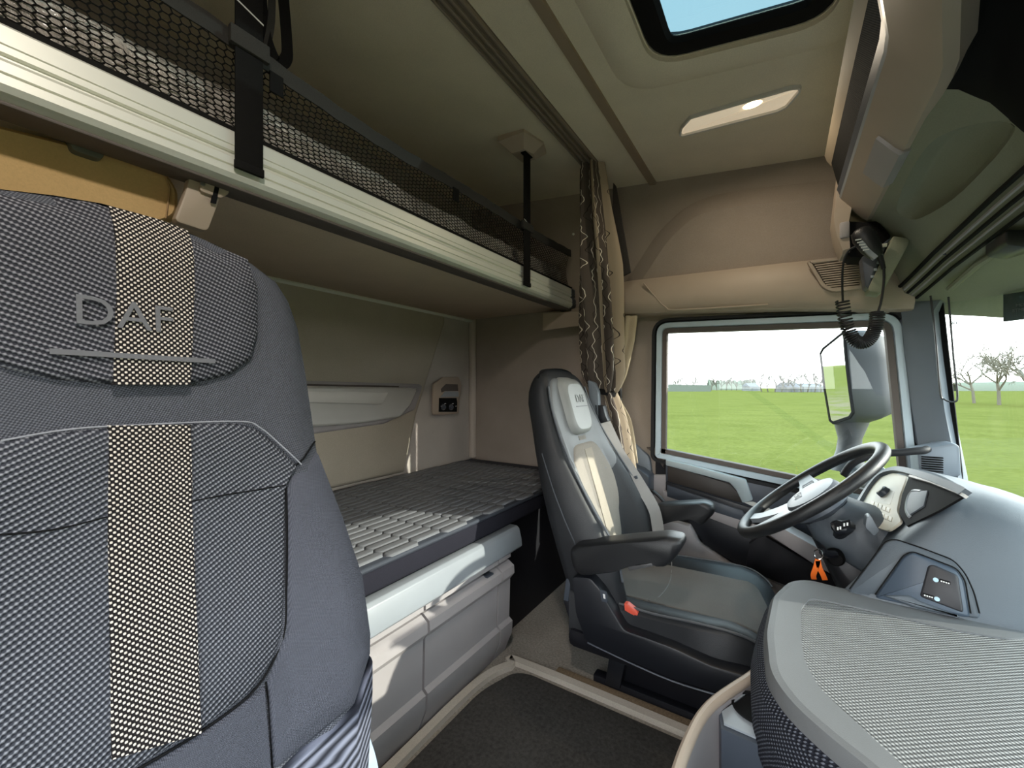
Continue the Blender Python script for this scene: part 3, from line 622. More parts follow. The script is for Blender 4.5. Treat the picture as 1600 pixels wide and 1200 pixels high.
obj('rear_strip', loft(B(), [[V((XR+x, y, z)) for x, z in ((.0, 1.322), (.020, 1.320), (.026, 1.328), (.022, 1.338), (.027, 1.344), (.02, 1.352), (0, 1.352))] for y in (YR+.01, 1.955)]), MT['alu'], ub, 20)
# the net: real hexagonal cords sagging between rail and binding
def ntop(y): return 1.585+.012*math.cos(y*3.1)+.006*math.sin(y*7)-.018*max(0, y-1.4)
def npt(y, s):                               # s 0..1 from rail to binding
    return V((XU-.010-.016*math.sin(PI*s)*(1+.4*math.sin(y*5)), y, 1.424+(ntop(y)-1.424)*s))
net = B(); a = .0094; rows_n = 15; dy_ = a*1.5
def cord(p, q, r=.0013):
    d = (q-p); L = d.length
    if L < 1e-5: return
    d /= L; u = V((1, 0, 0)); v = d.cross(u).normalized()
    A = [net.verts.new(x) for x in (p+u*r, p-v*r, p-u*r, p+v*r)]; C = [net.verts.new(x) for x in (q+u*r, q-v*r, q-u*r, q+v*r)]
    for k in range(4): net.faces.new((A[k], A[(k+1) % 4], C[(k+1) % 4], C[k]))
ny = int((1.90-YR-.03)/dy_)
hh = 1/(rows_n)
for i in range(ny):
    y = YR+.02+i*dy_
    for j in range(rows_n):
        s = (j+(.5 if i % 2 else 0))*hh
        if s+hh > 1.05: continue
        # node: horizontal edge and two slanted edges of the hex lattice
        L_, R_ = (y-a*.5, s), (y+a*.5, s)
        cord(npt(L_[0], min(L_[1], 1)), npt(R_[0], min(R_[1], 1)))
        y2 = y+dy_-a*.5
        for ds in (-.5, .5):
            s2 = s+ds*hh
            if 0 <= s2 <= 1.02: cord(npt(R_[0], min(s, 1)), npt(y2, min(s2, 1)))
o = obj('guard_net', net, MT['netcord'], ub, ang=0); o['kind'] = 'stuff'
bind = []
ys = [YR+.02+k*(1.90-YR-.02)/60 for k in range(61)]
obj('net_binding', bar(B(), [npt(y, 1)+V((.0, 0, .011+.0015*math.sin(y*60))) for y in ys], .003, .034, (0, 0, 1)), MT['binding'], ub)
obj('net_hem', bar(B(), [npt(y, 0)+V((.006, 0, .004)) for y in ys], .003, .010, (0, 0, 1)), MT['netcord'], ub)
for y in (.455, 1.02):
    p = npt(y, 1)+V((.006, 0, -.002)); obj('net_tab', box(B(), (p.x-.003, y-.012, p.z-.042), (p.x+.001, y+.016, p.z), .001), MT['web'], ub)
# shrink-wrapped mattress behind the net
wm = thing('wrapped_mattress', 'shiny film-wrapped mattress lying on the upper bunk behind the net', 'mattress', (-1.2, .8, 1.38))
t = NT('crumpled_film'); n1 = t.noise(16, 5, .6, 1.2); t.base(t.mix(n1, (.22, .18, .15), (.80, .74, .68)), .18, 0, .9); t.bump(t.noise(28, 4, .6, 1.5), 1.0, .02)
rnd = random.Random(5); rows = []
for k in range(90):
    y = YR+.04+k*(1.84-YR-.04)/89; w_ = lambda s: .012*math.sin(y*23+s*5)+.008*rnd.uniform(-1, 1)
    h = 1.535+.012*math.sin(y*4)
    rows.append([V((-1.52, y, 1.377)), V((-1.52, y, h)), V((-1.2, y, h+.01+w_(1)*.4)), V((-.96, y, h+w_(1)*.4)), V((-.922+w_(2)*.4, y, h-.02)), V((-.908+w_(3)*.5, y, 1.50)), V((-.906+w_(4)*.6, y, 1.46)), V((-.905+w_(5)*.5, y, 1.43)), V((-.915, y, 1.395)), V((-.94, y, 1.377))])
obj('film_cover', loft(B(), rows), t.m, wm, 60)
# straps
def strap(name, label, y, zt, zb, x=XU+.016, wd=.05):
    T = thing(name, label, 'strap', (x, y, zb))
    obj('webbing', box(B(), (x-.002, y-wd/2, zb), (x+.002, y+wd/2, zt), .001), MT['web'], T)
    obj('stitched_end', box(B(), (x-.003, y-wd/2-.001, zb-.004), (x+.005, y+wd/2+.001, zb+.012), .0015), MT['web'], T)
    obj('white_stitch', prism(B(), [(x+.0022, y-wd/2, zt-.27), (x+.0022, y+wd/2, zt-.285), (x+.0022, y+wd/2, zt-.288), (x+.0022, y-wd/2, zt-.273)], (.0006, 0, 0)), MT['white'], T); return T
zt = zc(XU)
s1 = strap('bunk_strap', 'wide black webbing strap at left end of upper bunk rail', .395, zt-.01, 1.352)
s1.children[-1].location.z = .02
obj('binding_loop', box(B(), (XU+.012, .36, ntop(.39)-.016), (XU+.024, .43, ntop(.39)+.018), .002), MT['binding'], s1)
s2 = strap('bunk_strap', 'thin black webbing strap hung from the beige ceiling bracket', 1.43, zt-.05, 1.345)
obj('binding_loop', box(B(), (XU+.012, 1.39, ntop(1.43)-.014), (XU+.024, 1.47, ntop(1.43)+.016), .002), MT['binding'], s2)
lo = thing('strap_loop', 'slack black and grey strap loop hanging behind the wide strap', 'strap', (-.93, .45, 1.6))
P = lambda a, b: onx(a, b, XU-.03)
obj('loop_webbing', bar(B(), smooth_path([P(405, -60), P(412, 40), P(432, 95), P(447, 92), P(448, 60), P(438, -60)], 6), .024, .002, (1, 0, 0)), MT['web'], lo)
obj('elastic_band', bar(B(), smooth_path([P(425, -40), P(424, 30), P(416, 75)], 6), .016, .002, (1, .2, 0)), MT['binding'], lo)
cb = thing('ceiling_bracket', 'faceted beige plastic bracket on the ceiling holding the thin bunk strap', 'bracket', (XU, 1.43, zt))
z = zt+.004
tp = [V((XU-.07, 1.35, z)), V((XU-.07, 1.50, z)), V((XU+.05, 1.53, z)), V((XU+.075, 1.46, z)), V((XU+.05, 1.35, z))]
loft_ = [tp, [p+V((0, 0, -.02)) for p in tp], [V((XU-.03, 1.39, z-.06)), V((XU-.03, 1.47, z-.06)), V((XU+.025, 1.48, z-.06)), V((XU+.04, 1.44, z-.06)), V((XU+.025, 1.39, z-.06))]]
obj('body', loft(B(), loft_), MT['beige'], cb, 20)
obj('slot', box(B(), (XU+.004, 1.402, z-.064), (XU+.026, 1.458, z-.058)), MT['pit'], cb)
# ladder hook, knob and padded panel under the bunk rail at left
hk = thing('ladder_hook', 'beige slotted plastic hook hanging under the bunk rail above the near seat', 'hook', (-.91, .35, 1.29))
P = lambda a, b, x=-.905: onx(a, b, x)
obj('arm', prism(B(), round_poly([P(300, 262), P(352, 276), P(348, 300), P(325, 362), P(272, 345), P(290, 300)], .01), (-.02, 0, 0), .004), MT['beige'], hk)
obj('cap', prism(B(), round_poly([P(316, 266, -.898), P(360, 280, -.898), P(358, 303, -.898), P(345, 310, -.898), P(312, 298, -.898)], .006), (-.012, 0, 0), .003), MT['beige'], hk)
obj('slot', prism(B(), [P(338, 280, -.8975), P(345, 282, -.8975), P(338, 318, -.8975), P(330, 316, -.8975)], (-.004, 0, 0)), MT['pit'], hk)
obj('screw', lathe(B(), [(.0, 0), (.004, 0), (.004, .003), (0, .0035)], P(316, 288, -.899), (1, 0, 0), 8), MT['steel'], hk)
kn = thing('bunk_latch', 'dark grey latch knob under the upper bunk at top left', 'latch', (-.95, .2, 1.3))
P = lambda a, b: onx(a, b, -.93)
obj('knob', prism(B(), round_poly([P(106, 206), P(160, 223), P(168, 230), P(160, 250), P(112, 234)], .008), (-.05, 0, 0), .005), plastic('knob_grey', (92, 92, 84), .5), kn)
obj('mount', prism(B(), [P(84, 196), P(178, 222), P(168, 236), P(88, 208)], (-.07, 0, .012), .003), MT['greige'], kn)
pp = thing('padded_panel', 'tan padded panel standing upright behind the near seat', 'panel', (-1.0, .1, 1.2))
P = lambda a, b: onx(a, b, -.965)
R = round_poly([P(-150, 158), P(0, 198), P(150, 236), P(255, 268), P(278, 300), P(276, 345), P(60, 420), P(-150, 420)], .02, 4)
bm = B(); pad(bm, R, (1, 0, 0), .018, .010, .03); obj('cushion', bm, MT['tan'], pp)
obj('side_seam', tube(B(), [P(250, 272)+V((.02, 0, 0)), P(258, 300)+V((.022, 0, 0)), P(252, 345)+V((.022, 0, 0))], .0015, 5), plastic('tan_seam', (170, 138, 96), .8), pp)
# storage pocket and control unit on the rear wall
sp = thing('storage_pocket', 'pale moulded storage pocket on the rear wall above the mattress', 'pocket', (XR, 1.2, .85))
P = lambda a, b, x=XR+.03: onx(a, b, x)
R = [P(-60, 590), P(490, 603), P(652, 606), P(640, 634), P(624, 652), P(560, 662), P(490, 667), P(-60, 680)]
bm = B(); pad(bm, round_poly(R, .012), (1, 0, 0), .012, .012, .028); obj('front', bm, MT['pale'], sp)
bm = B(); prism(bm, [P(-60, 604, XR+.043), P(490, 612, XR+.043), P(606, 613, XR+.043), P(596, 632, XR+.043), P(490, 629, XR+.043), P(-60, 624, XR+.043)], (.006, 0, 0), .004); obj('rim', bm, MT['pale'], sp)
bm = B(); prism(bm, [P(-60, 586, XR+.02), P(490, 600, XR+.02), P(622, 603, XR+.02), P(622, 606, XR+.02), P(490, 604, XR+.02), P(-60, 594, XR+.02)], (.006, 0, 0)); obj('dark_gap', bm, MT['brownrub'], sp)
bm = B(); pad(bm, round_poly([P(-60, 690, XR+.019), P(490, 678, XR+.019), P(600, 662, XR+.019), P(648, 640, XR+.019), P(660, 604, XR+.019), P(655, 600, XR+.019), P(-60, 580, XR+.019)], .01), (1, 0, 0), .006, .01, .002); obj('surround', bm, MT['greige'], sp)
cu = thing('bunk_control_unit', 'beige framed control unit with black dials on the rear wall corner', 'control unit', (XR, 1.82, .9))
P = lambda a, b, x=XR+.02: onx(a, b, x)
S8 = lambda L: [P(650+a/10, 560+b/10) for a, b in L]
bm = B(); R = S8([(250, 400), (400, 290), (640, 290), (690, 400), (660, 640), (640, 850), (560, 870), (250, 880), (238, 830), (245, 600)]); prism(bm, R, (.012, 0, 0), .004); obj('frame', bm, MT['beige'], cu)
bm = B(); prism(bm, [p+V((.0125, 0, 0)) for p in S8([(360, 480), (440, 400), (620, 405), (630, 510), (420, 512), (370, 530)])], (.002, 0, 0)); obj('light_recess', bm, MT['brownrub'], cu)
bm = B(); prism(bm, [p+V((.0125, 0, 0)) for p in S8([(345, 605), (420, 515), (625, 515), (632, 600)])], (.006, 0, 0), .003); obj('silver_lamp', bm, MT['silver'], cu)
bm = B(); prism(bm, [p+V((.0125, 0, 0)) for p in S8([(330, 618), (600, 618), (612, 690), (605, 835), (325, 835)])], (.004, 0, 0), .001); pn = obj('control_panel', bm, MT['pit'], cu)
for a in (390, 510):
    bm = B(); lathe(bm, [(0, 0), (.017, 0), (.017, .003), (.012, .006), (.010, .012), (0, .012)], S8([(a, 760)])[0]+V((.0165, 0, 0)), (1, 0, 0), 16); obj('dial', bm, MT['dark'], pn)
    bm = B(); c = S8([(a, 760)])[0]+V((.021, 0, 0)); tube(bm, [c+V((0, .014*math.cos(t), .014*math.sin(t))) for t in [2*PI*k/18 for k in range(18)]], .0014, 5, True); obj('dial_ring', bm, MT['chrome'], pn)
for a in (420, 540, 365, 590):
    bm = B(); c = S8([(a, 705 if a in (420, 540) else 745)])[0]+V((.0165, 0, 0)); box(bm, (c.x, c.y-.006, c.z-.0015), (c.x+.001, c.y+.006, c.z+.0015)); obj('mark', bm, MT['white'], pn)
# ------------------------------------------------------------------ curtains
t = NT('curtain_cloth'); tcu = t.co('UV'); sp_ = t.n('ShaderNodeSeparateXYZ'); t.l(tcu, sp_.inputs[0])
def waves(freq, ph, amp, wf, thr, off):
    n = t.n('ShaderNodeTexNoise'); n.noise_dimensions = '2D'; mp_ = t.n('ShaderNodeMapping'); t.l(tcu, mp_.inputs[0]); mp_.inputs['Scale'].default_value = (2, wf, 1); mp_.inputs['Location'].default_value = (off, off*2, 0)
    t.l(mp_.outputs[0], n.inputs['Vector']); n.inputs['Scale'].default_value = 1; n.inputs['Detail'].default_value = 1
    u = t.math('ADD', t.math('MULTIPLY', sp_.outputs['X'], freq), t.math('MULTIPLY', n.outputs['Fac'], amp))
    f = t.math('ABSOLUTE', t.math('SUBTRACT', t.math('FRACT', t.math('ADD', u, ph)), .5)); return t.math('LESS_THAN', f, thr)
wl = waves(14, .1, 1.9, 17, .035, 3); bl_ = waves(10, .4, 1.7, 15, .028, 9)
dark_ = t.math('MULTIPLY', t.math('GREATER_THAN', t.math('FRACT', t.math('ADD', sp_.outputs['X'], .06)), .14), t.math('GREATER_THAN', t.math('ABSOLUTE', t.math('SUBTRACT', sp_.outputs['X'], .80)), .016))
basec = t.mix(dark_, lin((164, 148, 128)), lin((88, 79, 73)))
c1_ = t.mix(bl_, basec, lin((58, 52, 48))); t.base(t.mix(t.math('MULTIPLY', wl, dark_), c1_, lin((232, 222, 206))), .9, 0, .15)
MT['curtain'] = t.m
def curtain(name, label, path, radii, nf, m, seed, n=72, amp=.28, asp=1.0, rot=0):
    rnd = random.Random(seed); T = thing(name, label, 'curtain', path[-1])
    P = smooth_path(path, 7); rr = [radii[0]]*1; idx = [i/(len(P)-1)*(len(radii)-1) for i in range(len(P))]
    R = [radii[int(i)]*(1-(i-int(i)))+radii[min(int(i)+1, len(radii)-1)]*(i-int(i)) for i in idx]
    ph = rnd.uniform(0, 6); bm = B(); uvl = bm.loops.layers.uv.new('UVMap'); vr_ = []
    for k, (p, r) in enumerate(zip(P, R)):
        ring = []
        for j in range(n):
            th = 2*PI*j/n; f = 1+amp*math.sin(nf*th+ph+.6*math.sin(k*.21))+amp*.5*math.sin((nf*2-3)*th+k*.13)
            q = V((math.cos(th)*r*f, math.sin(th)*r*f*asp, 0)); q.rotate(Matrix.Rotation(rot, 3, 'Z')); ring.append(bm.verts.new(p+q))
        vr_.append(ring)
    z0 = P[-1].z
    for k in range(len(P)-1):
        for j in range(n):
            j2 = (j+1) % n; f = bm.faces.new((vr_[k][j], vr_[k][j2], vr_[k+1][j2], vr_[k+1][j]))
            for lp_, (a, b) in zip(f.loops, ((j, k), (j+1, k), (j+1, k+1), (j, k+1))): lp_[uvl].uv = (a/n, P[b].z)
    bm.faces.new(vr_[0]); bm.faces.new(vr_[-1])
    bmesh.ops.recalc_face_normals(bm, faces=bm.faces); obj('cloth', bm, m, T, 60); return T
c1t = curtain('curtain', 'dark brown curtain with white wavy lines gathered on the ceiling rail', [V((-.685, 1.69, zc(-.69)-.012)), V((-.675, 1.70, 1.7)), V((-.655, 1.705, 1.45)), V((-.645, 1.715, 1.2)), V((-.640, 1.73, 1.0)), V((-.638, 1.738, .915))], [.042, .055, .072, .075, .075, .045], 6, MT['curtain'], 4)
P = smooth_path([V((-.645, 1.735, .915)), V((-.62, 1.75, .80)), V((-.60, 1.77, .6)), V((-.59, 1.78, .4))], 5)
bm = B(); uvl = bm.loops.layers.uv.new('UVMap'); rings = []
for k, p in enumerate(P): rings.append([bm.verts.new(p+V((math.cos(a)*(.045+.03*k/len(P))*(1+.25*math.sin(6*a)), math.sin(a)*(.045+.03*k/len(P))*(1+.25*math.sin(6*a)), 0))) for a in [2*PI*j/48 for j in range(48)]])
for k in range(len(P)-1):
    for j in range(48):
        f = bm.faces.new((rings[k][j], rings[k][(j+1) % 48], rings[k+1][(j+1) % 48], rings[k+1][j]))
        for lp_, (a, b) in zip(f.loops, ((j, k), (j+1, k), (j+1, k+1), (j, k+1))): lp_[uvl].uv = (a/48, P[b].z)
bm.faces.new(rings[0]); bm.faces.new(rings[-1]); bmesh.ops.recalc_face_normals(bm, faces=bm.faces)
obj('lower_cloth', bm, MT['curtain'], c1t, 60)
obj('tie_band', lathe(B(), [(.045, -.012), (.052, -.010), (.053, .010), (.046, .012)], V((-.645, 1.735, .915)), (.2, .1, 1), 24), MT['web'], c1t)
P = lambda a, b, y=1.75: ony(a, b, y)
obj('dark_flap', prism(B(), round_poly([P(958, 285), P(962, 290), P(985, 425), P(972, 432), P(955, 380)], .004), (0, .012, 0), .003), fabric('flap_cloth', (62, 58, 56)), c1t)
curtain('side_curtain', 'pale beige curtain gathered under the ledge beside the driver window', [V((-.59, 1.90, 1.262)), V((-.60, 1.89, 1.15)), V((-.62, 1.86, 1.0)), V((-.632, 1.825, .90)), V((-.61, 1.85, .78)), V((-.60, 1.87, .60))], [.040, .040, .030, .018, .042, .055], 5, fabric('pale_curtain_cloth', (178, 164, 140), .1, 900), 9, 48, .22, .6)
tc_ = thing('curtain_tie', 'black buckled strap with ribbed handle tying the curtains to the side wall', 'tie', ony(958, 612, 1.84))
obj('strap', prism(B(), round_poly([ony(x, y, 1.80) for x, y in ((952, 600), (968, 608), (970, 622), (950, 618))], .004), (0, .02, 0), .002), MT['web'], tc_)
obj('grip', prism(B(), round_poly([ony(x, y, 1.82) for x, y in ((960, 610), (970, 606), (969, 648), (964, 650))], .004), (0, .02, 0), .003), MT['black'], tc_)
obj('clip', prism(B(), [ony(x, y, 1.82) for x, y in ((965, 645), (969, 645), (968, 656), (965, 656))], (0, .01, 0), .001), MT['white'], tc_)
# ------------------------------------------------------------------ floor mat and rims
fm = thing('floor_mat', 'black carpet mat with pale edge on the floor between the seats', 'mat', (-.4, .8, 0))
ML = [V((-.765, .15, .004)), V((-.775, .70, .004)), V((-.775, 1.02, .004)), V((-.735, 1.14, .004)), V((-.69, 1.165, .004)), V((.10, 1.165, .004)), V((.10, .15, .004))]
mr_ = smooth_path(ML[:1], 1) if False else round_poly(ML, [.01, .05, .05, .04, .05, .01, .01], 4)
bm = B(); pad(bm, mr_, (0, 0, 1), .008, .01, .003); obj('pile', bm, MT['mat'], fm)
e_ = [V((-.79, .15, .006)), V((-.80, .70, .006)), V((-.80, 1.03, .006)), V((-.76, 1.16, .006)), V((-.70, 1.195, .006)), V((.12, 1.195, .006))]
obj('edge', bar(B(), smooth_path(e_, 6), .026, .022, (0, 0, 1)), MT['rim'], fm)
bp = struct('trim_6', box(B(), (-.62, 1.212, 0), (.12, 1.245, .012), .004), fabric('brown_strip', (128, 110, 90), .3, 300))

# ------------------------------------------------------------------ seats
def spad(bm, outl, fn, t, edge=.05, back=-.012):   # puffed patch: outline in (u,v), fn(u,v,h) -> point
    c = (sum(p[0] for p in outl)/len(outl), sum(p[1] for p in outl)/len(outl))
    rings = []
    for k, h in ((1, back), (1, 0), (1-edge*.4, t*.65), (1-edge, t), (.75, t), (.5, t), (.25, t)):
        rings.append([fn(c[0]+(p[0]-c[0])*k, c[1]+(p[1]-c[1])*k, h) for p in outl])
    return loft(bm, rings)
def r2(pts, r, n=5): return [(p.x, p.y) for p in round_poly([V((a, b, 0)) for a, b in pts], r, n)]
def s2(pts, n=4, closed=True): return [(p.x, p.y) for p in smooth_path([V((a, b, 0)) for a, b in pts], n, closed)]
def lerpt(T, z):
    if z <= T[0][0]: return T[0][1]
    for (a, x), (b, y) in zip(T, T[1:]):
        if z <= b: return x+(y-x)*(z-a)/(b-a)
    return T[-1][1]
# --- near passenger seat
PY = .18
LE = .17
HW = [(.25, .20), (.34, .228), (.466, .258), (.536, .266), (.63, .265), (.729, .25), (.828, .229), (.89, .229), (.966, .228), (1.04, .222), (1.085, .21), (1.115, .193), (1.14, .16), (1.158, .11), (1.168, .06), (1.173, .02)]
def px0(z): return -.60-LE*(z-.55)
def pbol(y, z):                              # bolsters swell forward, the headrest has a soft crown
    h = lerpt(HW, z); a = abs(y-PY)/max(h, .02)
    b = lerpt([(.25, .05), (.6, .045), (.8, .012), (.95, 0), (1.2, 0)], z)
    s = max(0, min(1, (a-.5)/.3)); s = s*s*(3-2*s); top = max(0, z-1.10)
    return b*s - .018*max(0, a-.85)/.15 - 5*top*top - .02*max(0, (z-.66 if z < .8 else 0))
def pf_(y, z, h=0): return V((px0(z)+pbol(y, z)+h, y, z))
pseat = thing('passenger_seat', 'nearest seat seen from the front, grey patterned cloth with dotted centre stripe', 'seat', (-.6, PY, 0))
bm = B(); rings = []
for z, h in HW[:]:
    ring = [pf_(PY+h*a, z) for a in (-1, -.93, -.84, -.72, -.6, -.45, -.22, 0, .22, .45, .6, .72, .84, .93, 1)]
    th = .14*min(1, (1.19-z)/.10)
    ring += [V((px0(z)-th*k-.012, PY+h*a, z)) for a, k in ((1.0, .35), (.95, .75), (.7, 1), (0, 1.1), (-.7, 1), (-.95, .75), (-1.0, .35))]
    rings.append(ring)
obj('backrest', loft(bm, rings), MT['knit'], pseat, 60)
def pp_(px, py): p = on(px, py, (1, 0, LE), -.60+LE*.55); return (p.y, p.z)
def both(L, right_first=True):               # right-hand outline mirrored about the centre line
    R = [pp_(*p) for p in L]; return R+[(2*PY-y, z) for y, z in reversed(R)]
hr_o = both([(250, 336), (330, 362), (396, 402), (402, 450), (402, 520), (392, 560), (360, 584), (320, 595), (250, 601)])
bm = B(); spad(bm, hr_o, pf_, .010, .05); obj('headrest_panel', bm, MT['ribs'], pseat, 50)
ins = both([(230, 664), (300, 662), (370, 662), (400, 671), (430, 698), (456, 726), (448, 740), (441, 762), (440, 900), (439, 982), (425, 1030), (390, 1080), (310, 1140), (240, 1180)])
bm = B(); spad(bm, ins, pf_, .008, .035); ip = obj('insert_panel', bm, MT['ribs_fine'], pseat, 50)
def sstrip(pts, h, m, name, par, n=24):      # band between left and right edges, pts: (pxl, pxr, py)
    L = [(pp_(a, y1), pp_(b, y2)) for a, y1, b, y2 in pts]; rows = []
    for k in range(n+1):
        t = k/n*(len(L)-1); i = min(int(t), len(L)-2); f = t-i
        l = [L[i][0][q]*(1-f)+L[i+1][0][q]*f for q in (0, 1)]; r = [L[i][1][q]*(1-f)+L[i+1][1][q]*f for q in (0, 1)]
        row = [pf_(l[0], l[1], -.004)]+[pf_(l[0]*(1-s)+r[0]*s, l[1]*(1-s)+r[1]*s, h) for s in (0, .2, .4, .6, .8, 1)]+[pf_(r[0], r[1], -.004)]
        rows.append(row)
    return obj(name, loft(B(), rows, False, False), m, par, 60)
sstrip([(174, 317, 297, 352), (176, 340, 298, 372), (178, 450, 298, 460), (172, 601, 292, 601)], .0125, MT['dots'], 'headrest_stripe', pseat)
sstrip([(167, 664, 293, 663), (165, 800, 296, 790), (168, 1000, 303, 990), (170, 1180, 309, 1140)], .0105, MT['dots'], 'insert_stripe', pseat, 40)
def seam(L, h, r, m, name, par, fn=pf_, cv=pp_, mirror=False):
    P = [cv(*p) for p in L]
    if mirror: P = [(2*PY-y, z) for y, z in P]
    P = s2(P, 5, False); return obj(name, tube(B(), [fn(y, z, h) for y, z in P], r, 5), m, par)
st_m = plastic('pale_stitching', (150, 152, 160), .8, .2, gs=0)
seam([(0, 688), (100, 671), (200, 664), (370, 658), (403, 668), (434, 696), (462, 724)], .006, .0011, st_m, 'stitch_line', pseat)
seam([(456, 726), (478, 706), (496, 690)], .002, .0015, MT['pit'], 'side_seam', pseat)
seam([(441, 760), (442, 900), (441, 985), (425, 1032), (390, 1083), (310, 1143), (205, 1205)], .003, .0016, MT['pit'], 'insert_seam', pseat)
seam([(414, 1065), (420, 1110), (425, 1210)], .002, .0013, MT['pit'], 'lower_seam', pseat)
seam([(296, 782), (350, 772), (400, 764), (438, 756)], .0095, .0012, MT['pit'], 'tuck_line', pseat)
seam([(-10, 834), (80, 826), (164, 806)], .0095, .0012, MT['pit'], 'tuck_line', pseat)
bo = [pp_(*p) for p in ((448, 742), (498, 706), (528, 800), (549, 890), (557, 980), (555, 1010), (520, 1080), (430, 1200), (424, 1200), (416, 1068), (428, 1030), (443, 984), (443, 764))]
bm = B(); spad(bm, bo, pf_, .011, .06); obj('side_bolster', bm, MT['twill'], pseat, 50)
bm = B(); spad(bm, [(2*PY-y, z) for y, z in bo], pf_, .011, .06); obj('side_bolster', bm, MT['twill'], pseat, 50)
co = [pp_(*p) for p in ((557, 1012), (556, 1060), (546, 1200), (535, 1260), (432, 1260), (432, 1203), (522, 1083))]
bm = B(); spad(bm, co, pf_, .013, .05); obj('corded_side', bm, MT['cord'], pseat, 50)
lo_ = [pp_(*p) for p in ((313, 1145), (412, 1072), (422, 1200), (422, 1270), (215, 1270), (212, 1206))]
bm = B(); spad(bm, lo_, pf_, .009, .05); obj('lower_panel', bm, MT['twill'], pseat, 50)
bm = B(); box(bm, (-.55, PY-.25, .12), (-.10, PY+.22, .28), .05, 4); obj('cushion', bm, MT['knit'], pseat)
bm = B(); box(bm, (-.56, PY-.20, 0), (-.15, PY+.18, .13), .02); obj('base', bm, MT['black'], pseat)
P = lambda a, b: ony(a, b, .438)
bm = B(); prism(bm, round_poly([P(556, 1108), P(568, 1118), P(588, 1180), P(600, 1240), P(540, 1240), P(545, 1160)], .008), (0, -.03, 0), .004); sc_ = obj('side_cover', bm, plastic('blue_grey_cover', (150, 166, 186), .4), pseat)
text('headrest_lettering', 'DAF', .05, pf_(PY-.01, 1.025, .0150), (0, 1, -.02), (-LE, 0, 1), plastic('faint_print', (104, 105, 110), .8, gs=0), pseat, .0004)
bm = B(); c = [pf_(PY+y, z, .0145) for y, z in ((-.075, .975), (.08, .972), (.08, .978), (-.075, .981))]; prism(bm, c, (.001, 0, 0)); obj('headrest_underline', bm, plastic('faint_print2', (104, 105, 110), .8, gs=0), pseat)

# --- driver's seat
DY = 1.43
def dx0(z): return -.505-.30*(z-.364)
DHW = [(.30, .235), (.42, .245), (.52, .25), (.62, .243), (.72, .225), (.80, .205), (.88, .19), (.92, .181), (.95, .170), (.97, .157), (.985, .138), (.996, .112), (1.003, .08), (1.007, .04), (1.009, .015)]
def dbol(y, z):
    h = lerpt(DHW, z); a = abs(y-DY)/max(h, .02)
    b = lerpt([(.30, .10), (.46, .115), (.6, .065), (.72, .022), (.85, 0), (1.1, 0)], z)
    s = max(0, min(1, (a-.5)/.34)); s = s*s*(3-2*s); top = max(0, z-.95)
    return b*s - .02*max(0, a-.9)/.1 - 9*top*top
def df(y, z, h=0): return V((dx0(z)+dbol(y, z)+h, y, z))
ds = thing('driver_seat', 'far driver seat with dark leather sides, cloth centre and two armrests', 'seat', (-.3, DY, 0))
bm = B(); rings = []
for z, h in DHW:
    ring = [df(DY+h*a, z) for a in (-1, -.95, -.88, -.8, -.7, -.6, -.45, -.22, 0, .22, .45, .6, .7, .8, .88, .95, 1)]
    th = .095*min(1, max(0, (1.014-z)/.12))**.5
    ring += [V((dx0(z)-th*k, DY+h*a, z)) for a, k in ((1.0, .5), (.95, .85), (.7, 1), (0, 1.1), (-.7, 1), (-.95, .85), (-1.0, .5))]
    rings.append(ring)
obj('backrest', loft(bm, rings), MT['leather'], ds, 60)
fo_ = r2([(DY-.165, .90), (DY-.20, .66), (DY-.12, .585), (DY+.12, .585), (DY+.20, .66), (DY+.165, .90), (DY+.12, .97), (DY-.12, .97)], .05)
bm = B(); spad(bm, fo_, df, .005, .05); obj('shoulder_panel', bm, plastic('grey_leather', (112, 114, 116), .45, .4, 500, .6), ds, 50)
hp_ = r2([(DY-.105, 1.0), (DY-.10, .82), (DY-.085, .765), (DY+.085, .765), (DY+.10, .82), (DY+.105, 1.0)], .05)
hp_ = r2([(DY-.092, .975), (DY-.092, .762), (DY+.092, .762), (DY+.092, .975)], .06)
bm = B(); spad(bm, hp_, df, .032, .22); hpo = obj('headrest_pad', bm, MT['padleather'], ds, 60)
text('headrest_lettering', 'DAF', .042, df(DY+.015, .895, .0335), (0, 1, 0), (-.30, 0, 1), plastic('emboss_grey', (132, 134, 133), .5, gs=0), hpo, .0005)
bm = B(); prism(bm, [df(DY+.015+y, z, .0325) for y, z in ((-.05, .866), (.05, .866), (.05, .869), (-.05, .869))], (.001, 0, 0)); obj('headrest_underline', bm, plastic('emboss_grey2', (112, 114, 114), .5, gs=0), hpo)
in_ = r2([(DY-.105, .735), (DY-.155, .64), (DY-.150, .50), (DY-.09, .36), (DY+.09, .36), (DY+.150, .50), (DY+.155, .64), (DY+.105, .735)], .05)
bm = B(); spad(bm, in_, df, .016, .06); obj('insert_panel', bm, MT['seatcloth'], ds, 50)
def dstrip(y0, y1, z0, z1, h, m, name):
    rows = []
    for k in range(17):
        z = z0+(z1-z0)*k/16; rows.append([df(y0, z, h-.006)]+[df(y0+(y1-y0)*s, z, h) for s in (0, .33, .66, 1)]+[df(y1, z, h-.006)])
    return obj(name, loft(B(), rows, False, False), m, ds, 60)
dstrip(DY-.032, DY+.032, .385, .715, .0185, fabric('pale_seat_stripe', (160, 152, 140), .12, 900), 'insert_stripe')
dstrip(DY-.03, DY+.03, .745, .76, .0065, fabric('pale_seat_stripe2', (140, 136, 130), .12, 900), 'upper_stripe')
